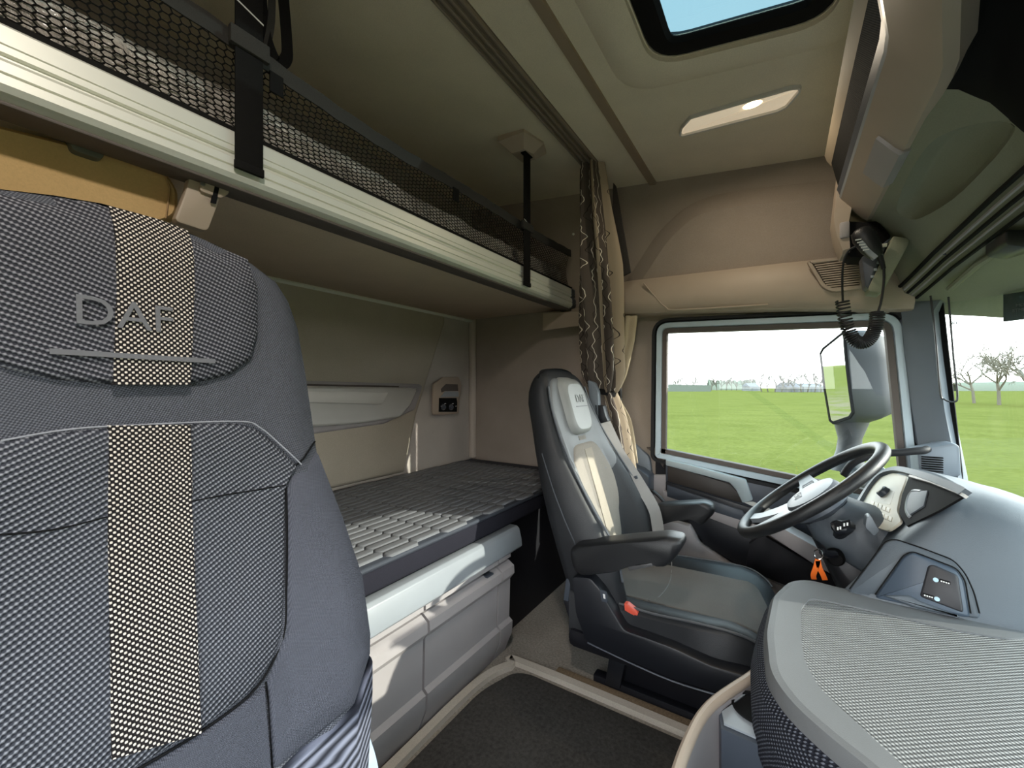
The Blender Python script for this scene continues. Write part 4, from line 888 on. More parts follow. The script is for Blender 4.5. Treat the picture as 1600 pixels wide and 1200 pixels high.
for sgn, nm in ((-1, 'near'), (1, 'far')):
    P = [df(DY+sgn*lerpt(DHW, z)*.90, z, .003) for z in (.36, .46, .56, .66, .76, .86, .94)]
    obj('piping', tube(B(), smooth_path(P, 4), .0035, 6), plastic('piping_grey', (92, 96, 102), .4), ds)
    P = [V((dx0(z)+lerpt([(.3, .02), (.45, .0), (.6, -.03), (.72, -.05)], z), DY+sgn*(lerpt(DHW, z)+.0005), z)) for z in (.34, .40, .45, .52, .60, .66, .72)]
    obj('side_seam', tube(B(), smooth_path(P, 4), .002, 5), plastic('seam_grey', (58, 63, 70), .5), ds)
P = [V((dx0(.30)-.11, DY-.235, .30)), V((dx0(.30)-.05, DY-.25, .30)), V((dx0(.72)-.02, DY-.228, .74)), V((dx0(.55)-.10, DY-.252, .55))]
# cushion
def cz(x, y): 
    a = abs(y-DY)/.24; s = max(0, min(1, (a-.45)/.35)); s = s*s*(3-2*s)
    return .272+.030*s + lerpt([(-.55, .0), (-.3, .0), (-.12, .012), (-.06, .0), (-.02, -.03), (.0, -.06)], x)
CX = [-.56, -.45, -.34, -.22, -.12, -.07, -.035, -.012, -.002]
def chw(x): return lerpt([(-.56, .235), (-.3, .245), (-.1, .24), (-.05, .225), (-.02, .20), (0, .17)], x)
bm = B(); rings = []
for x in CX:
    h = chw(x); ring = [V((x, DY+h*a, cz(x, DY+h*a)-(.014 if abs(a) > .98 else 0))) for a in (-1, -.93, -.8, -.65, -.5, -.25, 0, .25, .5, .65, .8, .93, 1)]
    ring += [V((x, DY+h*a, .15)) for a in (1.0, .5, 0, -.5, -1.0)]; rings.append(ring)
obj('cushion', loft(bm, rings), MT['leather'], ds, 50)
def cf(y, x, h=0): return V((x, y, cz(x, y)+h))
cu_ = r2([(DY-.15, -.50), (DY-.15, -.06), (DY-.08, -.03), (DY+.08, -.03), (DY+.15, -.06), (DY+.15, -.50)], .03)
bm = B(); spad(bm, cu_, cf, .007, .05); obj('cushion_insert', bm, MT['seatcloth2'], ds, 50)
obj('cushion_seam', tube(B(), [cf(DY-.16+.32*k/12, -.335+.02*math.sin(PI*k/12), .008) for k in range(13)], .0016, 5), plastic('seam_pale', (130, 128, 126), .6), ds)
for y0, y1 in ((DY-.14, DY-.05), (DY-.03, DY+.04), (DY+.06, DY+.14)):
    pass
for sgn in (-1, 1):
    P = [cf(DY+sgn*chw(x)*.955, x, .0) for x in (-.40, -.3, -.2, -.1, -.05, -.025)]
    obj('piping', tube(B(), smooth_path(P, 4), .0035, 6), plastic('piping_dark', (84, 86, 90), .45), ds)
# armrests
def arm(px, y0, w, name):
    pts = round_poly([ony(a, b, y0) for a, b in px], .012, 3)
    bm = B(); c = sum(pts, V())/len(pts)
    R = [[c+(p-c)*.86+V((0, .0, 0)) for p in pts], [c+(p-c)*.97+V((0, .008, 0)) for p in pts], [p+V((0, .022, 0)) for p in pts], [p+V((0, w-.022, 0)) for p in pts], [c+(p-c)*.97+V((0, w-.008, 0)) for p in pts], [c+(p-c)*.86+V((0, w, 0)) for p in pts]]
    o = obj(name, loft(bm, R), MT['leather_blk'], ds, 50)
    top = [p+V((0, .024, 0)) for p in pts]; zc_ = c.z+.2*(max(p.z for p in pts)-c.z)
    obj('stitch_line', tube(B(), smooth_path([c+(p-c)*.94+V((0, .012, 0)) for p in pts if p.z > zc_-.01], 2), .0014, 5), plastic('arm_stitch', (70, 72, 76), .5), o)
    return o
a1 = arm([(886, 862), (896, 853), (975, 845), (1040, 840), (1064, 845), (1066, 856), (1052, 878), (1036, 890), (1020, 880), (980, 888), (960, 896), (905, 902), (892, 892)], 1.13, .085, 'armrest')
obj('adjust_slot', prism(B(), [ony(x, y, 1.128) for x, y in ((980, 886), (1018, 880), (1020, 885), (984, 892))], (0, .01, 0), .001), plastic('slot_grey', (70, 70, 72), .4), a1)
arm([(1016, 795), (1030, 789), (1098, 785), (1114, 791), (1116, 803), (1098, 822), (1080, 812), (1050, 816), (1018, 826)], 1.66, .075, 'armrest')
# shroud, pedestal, leg
def shroud(y0, w, name):
    L = [(893, 901), (922, 903), (938, 922), (955, 952), (975, 985), (1010, 997), (1050, 1012), (1110, 1040), (1175, 1060), (1200, 1105), (1120, 1084), (1050, 1062), (985, 1034), (915, 1003), (899, 960)]
    pts = [ony(a, b, y0) for a, b in L]; return obj(name, prism(B(), round_poly(pts, .01, 2), (0, w, 0), .006), MT['black'], ds)
sh = shroud(1.15, .05, 'side_shroud')
obj('shroud_edge', tube(B(), smooth_path([ony(a, b, 1.152) for a, b in ((918, 1004), (985, 1036), (1050, 1064), (1120, 1086), (1190, 1106))], 4), .0025, 5), MT['dark'], sh)
obj('switch', prism(B(), round_poly([ony(x, y, 1.146) for x, y in ((937, 922), (947, 925), (949, 942), (940, 940))], .003), (0, .006, 0), .001), MT['dark'], sh)
obj('switch_mark', prism(B(), [ony(x, y, 1.145) for x, y in ((942, 928), (945, 929), (946, 936), (943, 935))], (0, .002, 0)), MT['white'], sh)
obj('side_shroud', box(B(), (-.56, 1.66, .17), (-.06, 1.70, .27), .01), MT['black'], ds)
obj('pan', box(B(), (-.56, 1.18, .13), (-.04, 1.68, .19), .02), MT['boxblack'], ds)
obj('pedestal', box(B(), (-.44, 1.27, .012), (-.06, 1.60, .15), .02), MT['boxblack'], ds)
obj('floor_rail', box(B(), (-.50, 1.245, 0), (.0, 1.28, .03), .004), MT['boxblack'], ds)
bm = B(); prism(bm, [ony(x, y, 1.235) for x, y in ((952, 1020), (978, 1030), (968, 1078), (945, 1070))], (0, .04, 0), .004); obj('leg', bm, MT['black'], ds)
bk = obj('belt_buckle', prism(B(), round_poly([ony(x, y, 1.19) for x, y in ((974, 946), (997, 960), (990, 987), (966, 975))], .003), (0, .03, 0), .003), MT['black'], ds)
obj('release_button', prism(B(), round_poly([ony(x, y, 1.187) for x, y in ((975, 943), (980, 944), (997, 958), (995, 965), (976, 954))], .002), (0, .02, 0), .002), MT['red'], bk)
obj('recline_lever', prism(B(), [ony(x, y, 1.20) for x, y in ((884, 905), (892, 903), (888, 940), (880, 938))], (0, .02, 0), .002), MT['dark'], ds)
obj('rear_cable', prism(B(), [ony(x, y, 1.20) for x, y in ((880, 938), (890, 940), (900, 985), (896, 990))], (0, .01, 0), .002), MT['boxblack'], ds)
# seat belt
BY = 1.655
bt = thing('seat_belt', 'grey seat belt running down the far side of the driver seat', 'seat belt', ony(944, 655, BY))
obj('webbing', bar(B(), smooth_path([ony(942, 652, BY), ony(952, 674, BY), ony(964, 700, BY), df(1.655, .66, .016), df(1.655, .60, .014), df(1.648, .54, .014), df(1.64, .47, .014), df(1.63, .40, .014), df(1.62, .34, .014)], 4), .046, .002, (.6, -.75, .25)), MT['belt'], bt)
obj('belt_guide', prism(B(), round_poly([ony(x, y, BY-.02) for x, y in ((929, 632), (942, 634), (946, 650), (950, 658), (938, 662), (931, 655))], .004), (0, .04, 0), .003), MT['black'], bt)
obj('retractor_cover', prism(B(), round_poly([ony(x, y, BY-.02) for x, y in ((918, 594), (928, 598), (934, 612), (938, 700), (948, 735), (940, 738), (926, 680))], .006), (0, .03, 0), .004), MT['pillar'], bt)
obj('belt_slider', bar(B(), [ony(976, 752, BY), ony(996, 745, BY)], .012, .012, (0, -1, 0)), MT['dark'], bt)
# ------------------------------------------------------------------ dashboard
db = thing('dashboard', 'slate grey dashboard with ribbed centre table and instrument hood', 'dashboard', (.3, .9, 0))
obj('body', box(B(), (.33, YR+.01, .10), (.68, 1.90, .485), .01), MT['boxblack'], db)
obj('body', box(B(), (.13, YR+.01, .12), (.40, 1.06, .46), .03, 3), MT['boxblack'], db)
TZ = .50
def tz(px, py, z=TZ): return onz(px, py, z)
OUT = [tz(x, y) for x, y in ((1318, 917), (1262, 902), (1230, 905), (1204, 928), (1192, 985), (1197, 1048), (1232, 1098), (1299, 1157), (1350, 1197), (1450, 1290))]+[V((.13, .42, TZ)), V((.13, YR+.02, TZ)), V((.63, YR+.02, TZ)), V((.63, 1.10, TZ)), V((.50, 1.25, TZ)), V((.30, 1.20, TZ))]
OUT = round_poly(OUT, .03, 4)
INN = [tz(x, y) for x, y in ((1252, 998), (1252, 950), (1266, 934), (1292, 938), (1400, 962), (1500, 985), (1575, 998), (1660, 990), (1740, 960))]+[V((.60, .95, TZ)), V((.60, YR+.05, TZ)), V((.17, YR+.05, TZ)), V((.17, .45, TZ))]+[tz(x, y) for x, y in ((1480, 1262), (1390, 1177), (1281, 1076), (1257, 1032))]
INN = round_poly(INN, .015, 3)
cO = sum(OUT, V())/len(OUT)
bm = B()
rim = [[p+V((0, 0, -.03)) for p in OUT], [p+V((0, 0, -.012)) for p in OUT], [p+V((0, 0, -.002)) for p in inset(OUT, .006, UP)], [p for p in inset(OUT, .016, UP)], [p+V((0, 0, -.03)) for p in inset(OUT, .03, UP)]]
t = hole_plate([p for p in inset(OUT, .016, UP)], [INN], (0, 0, -.012)); add_mesh(bm, t)
loft(bm, rim[:4], True, False); obj('table_rim', bm, MT['dashgrey'], db, 40)
t = NT('ribbed_table_mat'); x = t.xyz(); a = math.radians(38)
u = t.math('ADD', t.math('MULTIPLY', x['X'], math.cos(a)), t.math('MULTIPLY', x['Y'], math.sin(a))); v = t.math('SUBTRACT', t.math('MULTIPLY', x['Y'], math.cos(a)), t.math('MULTIPLY', x['X'], math.sin(a)))
h = t.math('ADD', t.math('COSINE', t.math('MULTIPLY', v, 2*PI/.0058)), t.math('MULTIPLY', t.math('COSINE', t.math('MULTIPLY', u, 2*PI/.0052)), .8))
t.base(t.mix(t.ramp(h, -1.2, 1.4), lin((78, 80, 82)), lin((136, 138, 138))), .55, 0, .4); t.bump(h, .7, .0012)
bm = B(); prism(bm, [p+V((0, 0, -.014)) for p in INN], (0, 0, .011)); obj('table_mat', bm, t.m, db)
# dotted side wall of the table, rounded
O2 = OUT
def grow(d, z): return [V((p.x, p.y, z)) for p in inset(OUT, -d, UP)]
bm = B(); loft(bm, [grow(-.004, TZ-.020), grow(.010, TZ-.035), grow(.020, TZ-.07), grow(.018, TZ-.12), grow(.0, TZ-.17), grow(-.03, TZ-.20)], True, False); obj('table_side', bm, MT['meshdark'], db, 60)
# tray with cup holder under the table
tr_ = obj('tray_rim', tube(B(), smooth_path([V((-.03, .93, .40)), V((-.048, .872, .408)), V((-.098, .757, .41)), V((-.116, .66, .41)), V((-.118, .55, .41)), V((-.10, .38, .405))], 6), .0085, 10, False, (0, 0, 1), 1.2), MT['beige'], db)
def tw(x, y, dz, dx): return V((x+dx, y, .405+dz))
tl = smooth_path([V((-.02, .95, 0)), V((-.048, .872, 0)), V((-.098, .757, 0)), V((-.116, .66, 0)), V((-.118, .55, 0)), V((-.10, .36, 0)), V((0, .30, 0))], 5)
obj('tray_wall', loft(B(), [[V((p.x+k, p.y, z)) for p in tl] for k, z in ((-.008, .41), (-.012, .36), (0, .25), (.05, .14))]+[[V((p.x+k, p.y, z)) for p in tl] for k, z in ((.056, .14), (.01, .25), (.008, .41))], False, False, True), MT['greige'], db)
obj('tray_floor', prism(B(), [V((p.x+.006, p.y, .28)) for p in tl]+[V((.16, .30, .28)), V((.16, .95, .28))], (0, 0, .012)), MT['boxblack'], db)
cp = V((-.032, .808, .395)); CS = (0, 0)
ch = obj('cup_insert', loft(B(), [[V((x+CS[0], y+CS[1], z)) for x, y in ((-.022, .93), (-.038, .872), (-.087, .768), (-.080, .738), (-.03, .735), (.06, .735), (.06, .93))] for z in (.30, .385, .395)]), MT['dark'], db, 25)
bm = B(); add_mesh(bm, hole_plate([V((x+CS[0], y+CS[1], .396)) for x, y in ((-.020, .925), (-.036, .872), (-.083, .772), (-.077, .746), (-.03, .743), (.06, .743), (.06, .925))], [[V((cp.x+.036*math.cos(a), cp.y+.036*math.sin(a), .396)) for a in [2*PI*k/24 for k in range(24)]]], (0, 0, .003))); obj('silver_top', bm, MT['silver'], ch)
obj('cup_well', lathe(B(), [(.0005, -.05), (.033, -.05), (.036, .004), (.040, .0055), (.040, .004), (.0345, -.0)], V((cp.x, cp.y, .397)), (0, 0, 1), 24), MT['pit'], ch)
# instrument hood
SEC = [(1.125, [(.16, .490), (.20, .496), (.25, .499), (.30, .499), (.35, .498), (.39, .495), (.42, .490)]),
       (1.142, [(.118, .494), (.15, .515), (.22, .540), (.285, .545), (.36, .540), (.42, .52), (.46, .494)]),
       (1.165, [(.116, .494), (.155, .545), (.235, .612), (.295, .622), (.375, .608), (.44, .565), (.49, .494)]),
       (1.195, [(.14, .494), (.178, .570), (.272, .676), (.315, .688), (.40, .668), (.47, .615), (.52, .494)]),
       (1.23, [(.16, .494), (.20, .590), (.296, .706), (.33, .714), (.42, .690), (.50, .630), (.55, .494)]),
       (1.30, [(.175, .494), (.22, .600), (.308, .714), (.34, .722), (.43, .698), (.52, .640), (.60, .494)]),
       (1.50, [(.18, .494), (.225, .600), (.305, .708), (.34, .716), (.43, .692), (.54, .64), (.62, .494)]),
       (1.66, [(.18, .494), (.225, .595), (.292, .686), (.33, .694), (.43, .678), (.55, .635), (.62, .494)]),
       (1.74, [(.19, .494), (.23, .570), (.29, .650), (.34, .662), (.43, .655), (.55, .63), (.60, .494)]),
       (1.80, [(.20, .494), (.24, .54), (.30, .60), (.36, .62), (.45, .63), (.55, .625), (.60, .494)]),
       (1.89, [(.22, .494), (.26, .52), (.32, .57), (.38, .59), (.46, .60), (.53, .60), (.58, .494)])]
rings = []
for y, L in SEC:
    q = [V((a, 0, b)) for a, b in L]; f = [q[0]]+smooth_path(q, 4)[1:]; rings.append([V((p.x, y, p.z)) for p in f])
R2_ = []
for i in range(len(rings)-1):
    R2_.append(rings[i])
    A = rings[max(i-1, 0)]; Bq = rings[i]; C = rings[i+1]; D = rings[min(i+2, len(rings)-1)]
    for t in (.5,):
        R2_.append([.5*((2*b)+(c-a)*t+(2*a-5*b+4*c-d)*t*t+(3*b-a-3*c+d)*t**3) for a, b, c, d in zip(A, Bq, C, D)])
R2_.append(rings[-1])
obj('instrument_hood', loft(B(), R2_), MT['dash'], db, 45)
# cream switch panel and dark instrument pit on the sloping rear face
NP = V((1, 0, -.78)); CPc = .305-.78*.708-.012
def ip_(px, py, o=0): return on(px, py, NP, CPc-o)
nn = V((-1, 0, .78)).normalized()
CR = [ip_(x, y) for x, y in ((1338, 800), (1362, 764), (1378, 748), (1398, 741), (1421, 746), (1410, 775), (1405, 800), (1412, 818), (1392, 832), (1352, 822))]
bm = B(); prism(bm, round_poly(CR, .012), nn*.006, .001); cpn = obj('switch_panel', bm, MT['cream'], db)
kp = ip_(1384, 771, .006)
bm = B(); prism(bm, round_poly([ip_(x, y, .006) for x, y in ((1366, 785), (1374, 762), (1399, 768), (1392, 789))], .005), nn*.0015); obj('knob_plate', bm, plastic('cream_plate', (200, 194, 178), .5), cpn)
bm = B(); lathe(bm, [(0, 0), (.016, 0), (.0145, .012), (.012, .014), (0, .0145)], kp+nn*.0015, nn, 18); kn_ = obj('knob', bm, MT['dark'], cpn)
bm = B(); lathe(bm, [(0, 0), (.0115, 0), (.011, .001), (0, .0015)], kp+nn*.0158, nn, 18); obj('knob_face', bm, MT['cream'], cpn)
for row in range(2):
    for k in range(5 if row == 0 else 6):
        a = (1361+6.2*k - 3*row, 783+2.6*k+11.5*row)
        bm = B(); prism(bm, [ip_(a[0]+dx, a[1]+dy, .006) for dx, dy in ((0, 6.5), (1.8, 0), (6.8, 2), (5, 8.6))], nn*.003, .0006); obj('button', bm, plastic('button_cream', (224, 218, 202), .5) if 'bc' not in MT else MT['bc'], cpn)
PR = [ip_(x, y, .002) for x, y in ((1423, 746), (1440, 748), (1500, 772), (1508, 778), (1470, 800), (1420, 824), (1408, 805), (1412, 775))]
bm = B(); prism(bm, PR, nn*.004); pt = obj('instrument_pit', bm, MT['pit'], db)
bm = B(); prism(bm, [ip_(x, y, .006) for x, y in ((1424, 770), (1452, 768), (1446, 792), (1424, 806), (1417, 795))], nn*.004, .001); obj('dial_shade', bm, MT['dash'], pt)
bm = B(); tube(bm, smooth_path([ip_(x, y, .008) for x, y in ((1440, 768), (1426, 768), (1419, 780), (1417, 797), (1422, 808))], 4), .004, 6); obj('dial_ring', bm, MT['silver'], pt)
bm = B(); bar(bm, smooth_path([ip_(x, y, .012) for x, y in ((1332, 806), (1356, 764), (1376, 742), (1398, 734), (1424, 738), (1460, 750), (1498, 765), (1508, 771))], 4), .016, .012, nn); obj('hood_brow', bm, MT['dash'], db)
bm = B(); bar(bm, [ip_(x, y, .014) for x, y in ((1422, 744), (1455, 753), (1498, 770), (1509, 776))], .006, .006, nn); obj('brow_strip', bm, MT['pale'], db)
# phone tray panel with two sockets on the near side of the hood
q0, q1, q2 = V((.20, 1.138, .5)), V((.32, 1.122, .5)), V((.275, 1.185, .66))
nu = (q1-q0).cross(q2-q0).normalized(); nu = nu if nu.y < 0 else -nu; cu_ = nu.dot(q0)
def up_(px, py, o=0): return on(px, py, nu, cu_+o)
bm = B(); pad(bm, round_poly([up_(x, y, .004) for x, y in ((1323, 926), (1350, 890), (1383, 846), (1398, 842), (1440, 856), (1490, 875), (1509, 897), (1522, 926), (1533, 968), (1420, 946))], .01), nu, .005, .004, .03); sp1 = obj('side_panel', bm, MT['dash'], db)
bm = B(); pad(bm, round_poly([up_(x, y, .009) for x, y in ((1366, 934), (1412, 869), (1425, 862), (1494, 889), (1506, 907), (1516, 966))], .008), nu, .005, .004, .02); sp2 = obj('tray_panel', bm, plastic('blue_slate', (66, 78, 92), .4), db)
bm = B(); pad(bm, round_poly([up_(x, y, .014) for x, y in ((1437, 932), (1450, 884), (1458, 882), (1497, 899), (1506, 958))], .006), nu, .003, .003, .02); sp3 = obj('socket_plate', bm, plastic('socket_plate_grey', (46, 46, 50), .5), db)
bm = B(); pad(bm, [up_(x, y, .014) for x, y in ((1378, 930), (1420, 930), (1440, 940), (1500, 962), (1500, 965), (1430, 950))], nu, .004, .004, .01); obj('tray_lip', bm, MT['dash'], sp2)
sl = [up_(x, y, .010) for x, y in ((1323, 926), (1350, 890), (1383, 846), (1398, 842), (1440, 856), (1490, 875), (1509, 897), (1522, 926), (1533, 968))]
obj('panel_seam', tube(B(), round_poly(sl, .01)[4:-4], .0013, 5), MT['pit'], sp1)
sl = [up_(x, y, .0125) for x, y in ((1364, 934), (1411, 868), (1425, 861), (1495, 888), (1508, 907), (1518, 966))]
obj('panel_seam', tube(B(), round_poly(sl, .008)[4:-4], .0012, 5), MT['pit'], sp2)
for (a, b), (c, d) in (((1462, 906), (1477, 909)), ((1464, 936), (1451, 931))):
    bm = B(); lathe(bm, [(0, 0), (.0042, 0), (.004, .001), (0, .001)], up_(a, b, .0175), nu, 10); obj('socket_light', bm, plastic('pale_blue', (170, 200, 216), .4, gs=0), sp3)
    bm = B(); prism(bm, [up_(c+dx, d+dy, .0175) for dx, dy in ((-9, -5), (8, 0), (8, 5), (-9, 0))], nu*.001); sk = obj('socket', bm, MT['pit'], sp3)
    for k in range(4):
        bm = B(); prism(bm, [up_(c+dx-6+3.8*k, d+dy-1+k*1.1, .0187) for dx, dy in ((-1.3, -1.2), (1.3, -.4), (1.3, 1.6), (-1.3, .8))], nu*.0005); obj('socket_mark', bm, MT['white'], sp3)
# ------------------------------------------------------------------ steering wheel and column
WC = V((.062, 1.43, .648)); wn_ = V((-.64, 0, .768)).normalized(); wu = V((0, -1, 0)); wv = wn_.cross(wu).normalized()
def wp(r, a, h=0): return WC+(wu*math.cos(a)+wv*math.sin(a))*r+wn_*h
sw = thing('steering_wheel', 'black leather steering wheel with silver spokes in front of the driver seat', 'steering wheel', WC)
bm = B(); tube(bm, [wp(.205, 2*PI*k/56) for k in range(56)], .0155, 12, True); obj('rim', bm, MT['leather_blk'], sw)
hub = obj('hub', loft(B(), [[wp(r*k, 2*PI*j/28, h) for j in range(28) for r in [.085*(1+.12*math.cos(4*PI*j/28))]] for k, h in ((.75, -.065), (1, -.05), (1.0, -.02), (.9, -.006), (.6, .0))]), plastic('hub_grey', (92, 98, 108), .4), sw, 40)
for a in (0, PI, 1.5*PI-.35, 1.5*PI+.35):
    d = .5 if a in (0, PI) else .22; bm = B()
    loft(bm, [[wp(r, a+w_/r*s, h) for s, h in ((-1, -.016+z), (1, -.016+z), (1, -.030+z), (-1, -.030+z))] for r, w_, z in ((.07, .042, 0), (.12, .030, .004), (.165, .022, .01), (.195, .018, .02))]); sp_o = obj('spoke', bm, MT['silver'], sw)
    if a in (0, PI):
        for k in range(3):
            bm = B(); loft(bm, [[wp(r, a+dy/r, h) for dy in (-.016, .016)]+[wp(r+.016, a+dy/r, h) for dy in (.016, -.016)] for r in [.095+.021*k] for h in (-.013, -.008)]); obj('spoke_button', bm, MT['dash'] if k != 1 else MT['black'], sp_o)
text('hub_lettering', 'DAF', .03, wp(.03, -PI/2, .002), -wu, -wv if wv.z < 0 else wv, MT['silver'], sw)
sc_ = thing('steering_column', 'dark column shroud with two stalks under the steering wheel', 'steering column', WC-wn_*.1)
def rr(c, u, v, a, b, k=4): return [c+u*a*math.copysign(abs(math.cos(t))**(2/k), math.cos(t))+v*b*math.copysign(abs(math.sin(t))**(2/k), math.sin(t)) for t in [2*PI*j/24 for j in range(24)]]
C0 = WC-wn_*.06
obj('shroud', loft(B(), [rr(C0, wu, wv, .070, .06), rr(C0-wn_*.03+V((.01, 0, 0)), wu, wv, .085, .075), rr(V((.17, 1.42, .56)), wu, wv, .095, .085), rr(V((.27, 1.42, .50)), wu, wv, .10, .09)]), MT['dash'], sc_, 50)
obj('lower_cover', loft(B(), [rr(V((.12, 1.42, .53)), wu, V((1, 0, 0)), .06, .05), rr(V((.20, 1.42, .44)), wu, V((1, 0, 0)), .10, .09), rr(V((.28, 1.40, .28)), wu, V((1, 0, 0)), .12, .10)]), MT['black'], sc_, 50)
P = lambda a, b, y=1.25: ony(a, b, y)
stk = obj('stalk', tube(B(), [V((.12, 1.36, .55)), P(1325, 822, 1.30), P(1310, 824), P(1302, 826)], [.012, .015, .017, .013], 10), MT['black'], sc_)
bm = B(); prism(bm, [P(x, y, 1.228) for x, y in ((1303, 818), (1328, 812), (1330, 823), (1306, 831))], (0, .004, 0), .001); obj('stalk_label', bm, MT['pit'], stk)
for k, (x, y) in enumerate(((1309, 826), (1313, 825), (1319, 820), (1324, 819))):
    bm = B(); prism(bm, [P(x+a, y+b, 1.2275) for a, b in ((-1.2, -2.4), (1.4, -2.4), (1.4, 2.4), (-1.2, 2.4))], (0, .001, 0)); obj('stalk_mark', bm, MT['white'], stk)
obj('lever', prism(B(), round_poly([P(x, y, 1.27) for x, y in ((1354, 808), (1361, 806), (1374, 830), (1366, 838), (1352, 824))], .004), (0, .03, 0), .003), plastic('lever_grey', (120, 128, 136), .4), sc_)
obj('ignition', lathe(B(), [(0, 0), (.02, 0), (.02, .02), (.014, .03), (0, .03)], P(1304, 868, 1.33), (0, -1, 0), 16), MT['pit'], sc_)
ky = thing('key_fob', 'black ignition key with bright orange loop cord below steering column', 'keys', P(1282, 868))
obj('key', tube(B(), [P(1304, 866, 1.30), P(1292, 866, 1.27), P(1284, 862, 1.26)], [.009, .010, .008], 8), MT['black'], ky)
obj('key_ring', tube(B(), [P(1279, 866)+V((.009*math.cos(t), .003*math.sin(t), .011*math.sin(t))) for t in [2*PI*k/14 for k in range(14)]], .0016, 5, True), MT['chrome'], ky)
obj('cord_loop', bar(B(), smooth_path([P(1278, 874), P(1275, 886), P(1271, 898), P(1272, 905)], 4), .011, .004, (0, -1, 0)), MT['orange'], ky)
obj('cord_loop', bar(B(), smooth_path([P(1278, 876), P(1281, 888), P(1286, 898), P(1289, 906)], 4), .011, .004, (0, -1, 0)), MT['orange'], ky)

# ------------------------------------------------------------------ two-way radio handset with coiled cord
RY = 1.62
P = lambda a, b, y=RY: ony(a, b, y)
rc = thing('radio_unit', 'black radio set in the open slot at end of the overhead locker', 'radio', P(1350, 400))
bm = B(); prism(bm, [P(x, y, 1.70) for x, y in ((1320, 345), (1352, 347), (1372, 345), (1392, 368), (1362, 440), (1350, 402), (1330, 402), (1322, 396))], (0, .10, 0), .003); obj('slot_back', bm, MT['pit'], rc)
bm = B(); prism(bm, [P(x, y, 1.66) for x, y in ((1346, 402), (1374, 385), (1390, 372), (1370, 420), (1358, 452), (1352, 448))], (0, .06, 0), .004); obj('case', bm, MT['dark'], rc)
bm = B(); prism(bm, round_poly([P(x, y, 1.655) for x, y in ((1396, 368), (1420, 372), (1422, 378), (1378, 458), (1358, 456), (1357, 450))], .006), (0, .08, 0), .004); obj('front_flap', bm, MT['green'], rc)
for k in range(4):
    bm = B(); q = P(1363+5*k, 432-11*k, 1.648); box(bm, (q.x-.004, q.y, q.z-.004), (q.x+.004, q.y+.006, q.z+.004), .001); obj('button', bm, MT['silver'], rc)
bm = B(); q = P(1381, 383, 1.645); box(bm, (q.x-.008, q.y, q.z-.005), (q.x+.008, q.y+.006, q.z+.005), .001); obj('label_light', bm, MT['cream'], rc)
mc = thing('radio_handset', 'black hand microphone clipped under overhead locker with coiled cord', 'microphone', P(1360, 375))
ax = P(1376, 402)-P(1350, 362); axn = ax.normalized(); sd_ = V((0, -1, 0)); up2 = axn.cross(sd_)
bm = B(); loft(bm, [[P(1342, 358)+axn*t_+ (up2*math.cos(a_)*w_+sd_*math.sin(a_)*d_) for a_ in [2*PI*k/16 for k in range(16)]] for t_, w_, d_ in ((0, .012, .010), (.006, .024, .018), (.03, .030, .022), (.07, .026, .021), (.095, .018, .016), (.102, .010, .010))]); obj('body', bm, MT['leather_blk'], mc, 60)
bm = B(); bar(bm, smooth_path([P(1344, 378, RY-.01), P(1354, 392, RY-.01), P(1368, 404, RY-.01)], 4), .012, .02, (0, -1, 0)); obj('pale_side', bm, MT['silver'], mc)
for k in range(5):
    q = P(1342+3*k, 374+4*k, RY-.022); bm = B(); box(bm, (q.x-.008, q.y, q.z-.0012), (q.x+.006, q.y+.006, q.z+.0012)); obj('grip_rib', bm, MT['white'], mc)
obj('strain_relief', tube(B(), [P(1374, 400), P(1378, 410), P(1381, 420)], [.008, .0065, .005], 8), MT['rubber'], mc)
path1 = smooth_path([P(1340, 384), P(1326, 392), P(1318, 410), P(1316, 440), P(1317, 472)], 6)
path2 = smooth_path([P(1316, 470), P(1322, 505), P(1334, 530), P(1348, 536), P(1360, 528), P(1368, 510), P(1371, 488)], 40)
path3 = smooth_path([P(1372, 488), P(1377, 470), P(1381, 440), P(1381, 418)], 6)
obj('cord', tube(B(), path1, .0032, 6), MT['rubber'], mc); obj('cord', tube(B(), path3, .0032, 6), MT['rubber'], mc)
fr_ = frames(path2); hel = []; turns = 40; N = turns*10; 
for k in range(N):
    t = k/(N-1)*(len(path2)-1); i = min(int(t), len(path2)-2); f = t-i; p = path2[i].lerp(path2[i+1], f); u = fr_[i][0].lerp(fr_[i+1][0], f); v = fr_[i][1].lerp(fr_[i+1][1], f)
    a = 2*PI*turns*k/(N-1); hel.append(p+(u*math.cos(a)+v*math.sin(a))*.0165)
obj('coiled_cord', tube(B(), hel, .0027, 5), MT['rubber'], mc)
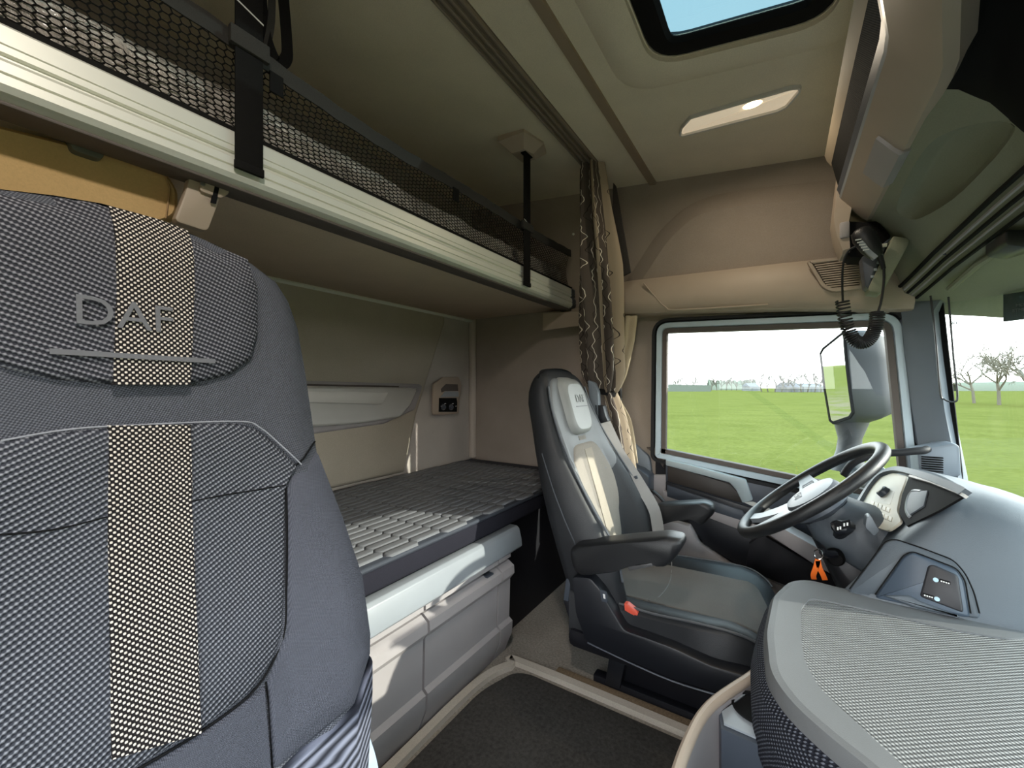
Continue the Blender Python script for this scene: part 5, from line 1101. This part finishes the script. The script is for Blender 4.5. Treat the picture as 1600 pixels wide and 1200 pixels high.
# ------------------------------------------------------------------ ceiling lamp
lm = thing('ceiling_lamp', 'slanted clear interior lamp glowing warm on the ceiling', 'lamp', (-.12, 1.55, zc(-.12)))
LPp = [on(x, y, (.108, 0, 1), 1.83) for x, y in ((1061, 208), (1064, 196), (1078, 180), (1236, 133), (1252, 132), (1253, 138), (1232, 163), (1216, 171), (1066, 210))]
nd = -nz
bm = B(); R = round_poly(LPp, .006); ring_frame(bm, [p+nd*.001 for p in R], nd, .008, .010); obj('frame', bm, MT['pale'], lm)
t = NT('lamp_lens'); t.base((.80, .76, .70), .25, 0, .5); t.b.inputs['Emission Color'].default_value = (1, .8, .55, 1); t.b.inputs['Emission Strength'].default_value = .3; t.bump(t.noise(120, 2), .3, .002)
bm = B(); pad(bm, [p+nd*.001 for p in inset(R, .008, nz)], nd, .006, .006, .0); obj('lens', bm, t.m, lm)
t = NT('lamp_glow'); t.base((1, .8, .5), .4); t.b.inputs['Emission Color'].default_value = (1, .72, .34, 1); t.b.inputs['Emission Strength'].default_value = 9
gp = on(1176, 160, (.108, 0, 1), 1.83); dl = (LPp[3]-LPp[0]).normalized(); dw = dl.cross(nz)
bm = B(); loft(bm, [[gp+nd*h+dl*math.cos(a)*.030*k+dw*math.sin(a)*.017*k for a in [2*PI*j/20 for j in range(20)]] for k, h in ((1, .006), (.9, .0085), (.4, .009))]); obj('bulb_window', bm, t.m, lm, 60)
ld = bpy.data.lights.new('lamp_light', 'AREA'); ld.energy = 1.3; ld.color = (1, .86, .66); ld.shape = 'RECTANGLE'; ld.size = .10; ld.size_y = .04
lo_b = bpy.data.objects.new('lamp_light', ld); COL.objects.link(lo_b); lo_b.parent = lm; lo_b.location = gp+nd*.03-lm.location; 

# unseen copy of the lamp, added as fill light above the camera
l2 = copy_tree(lm, None, V((-.12, .05, zc(-.12)))); l2['label'] = 'added unseen fill lamp on the ceiling above the near seats'
for ch in l2.children:
    if ch.type == 'LIGHT': ch.data = ch.data.copy(); ch.data.energy = 7; ch.data.color = (1, .93, .84)
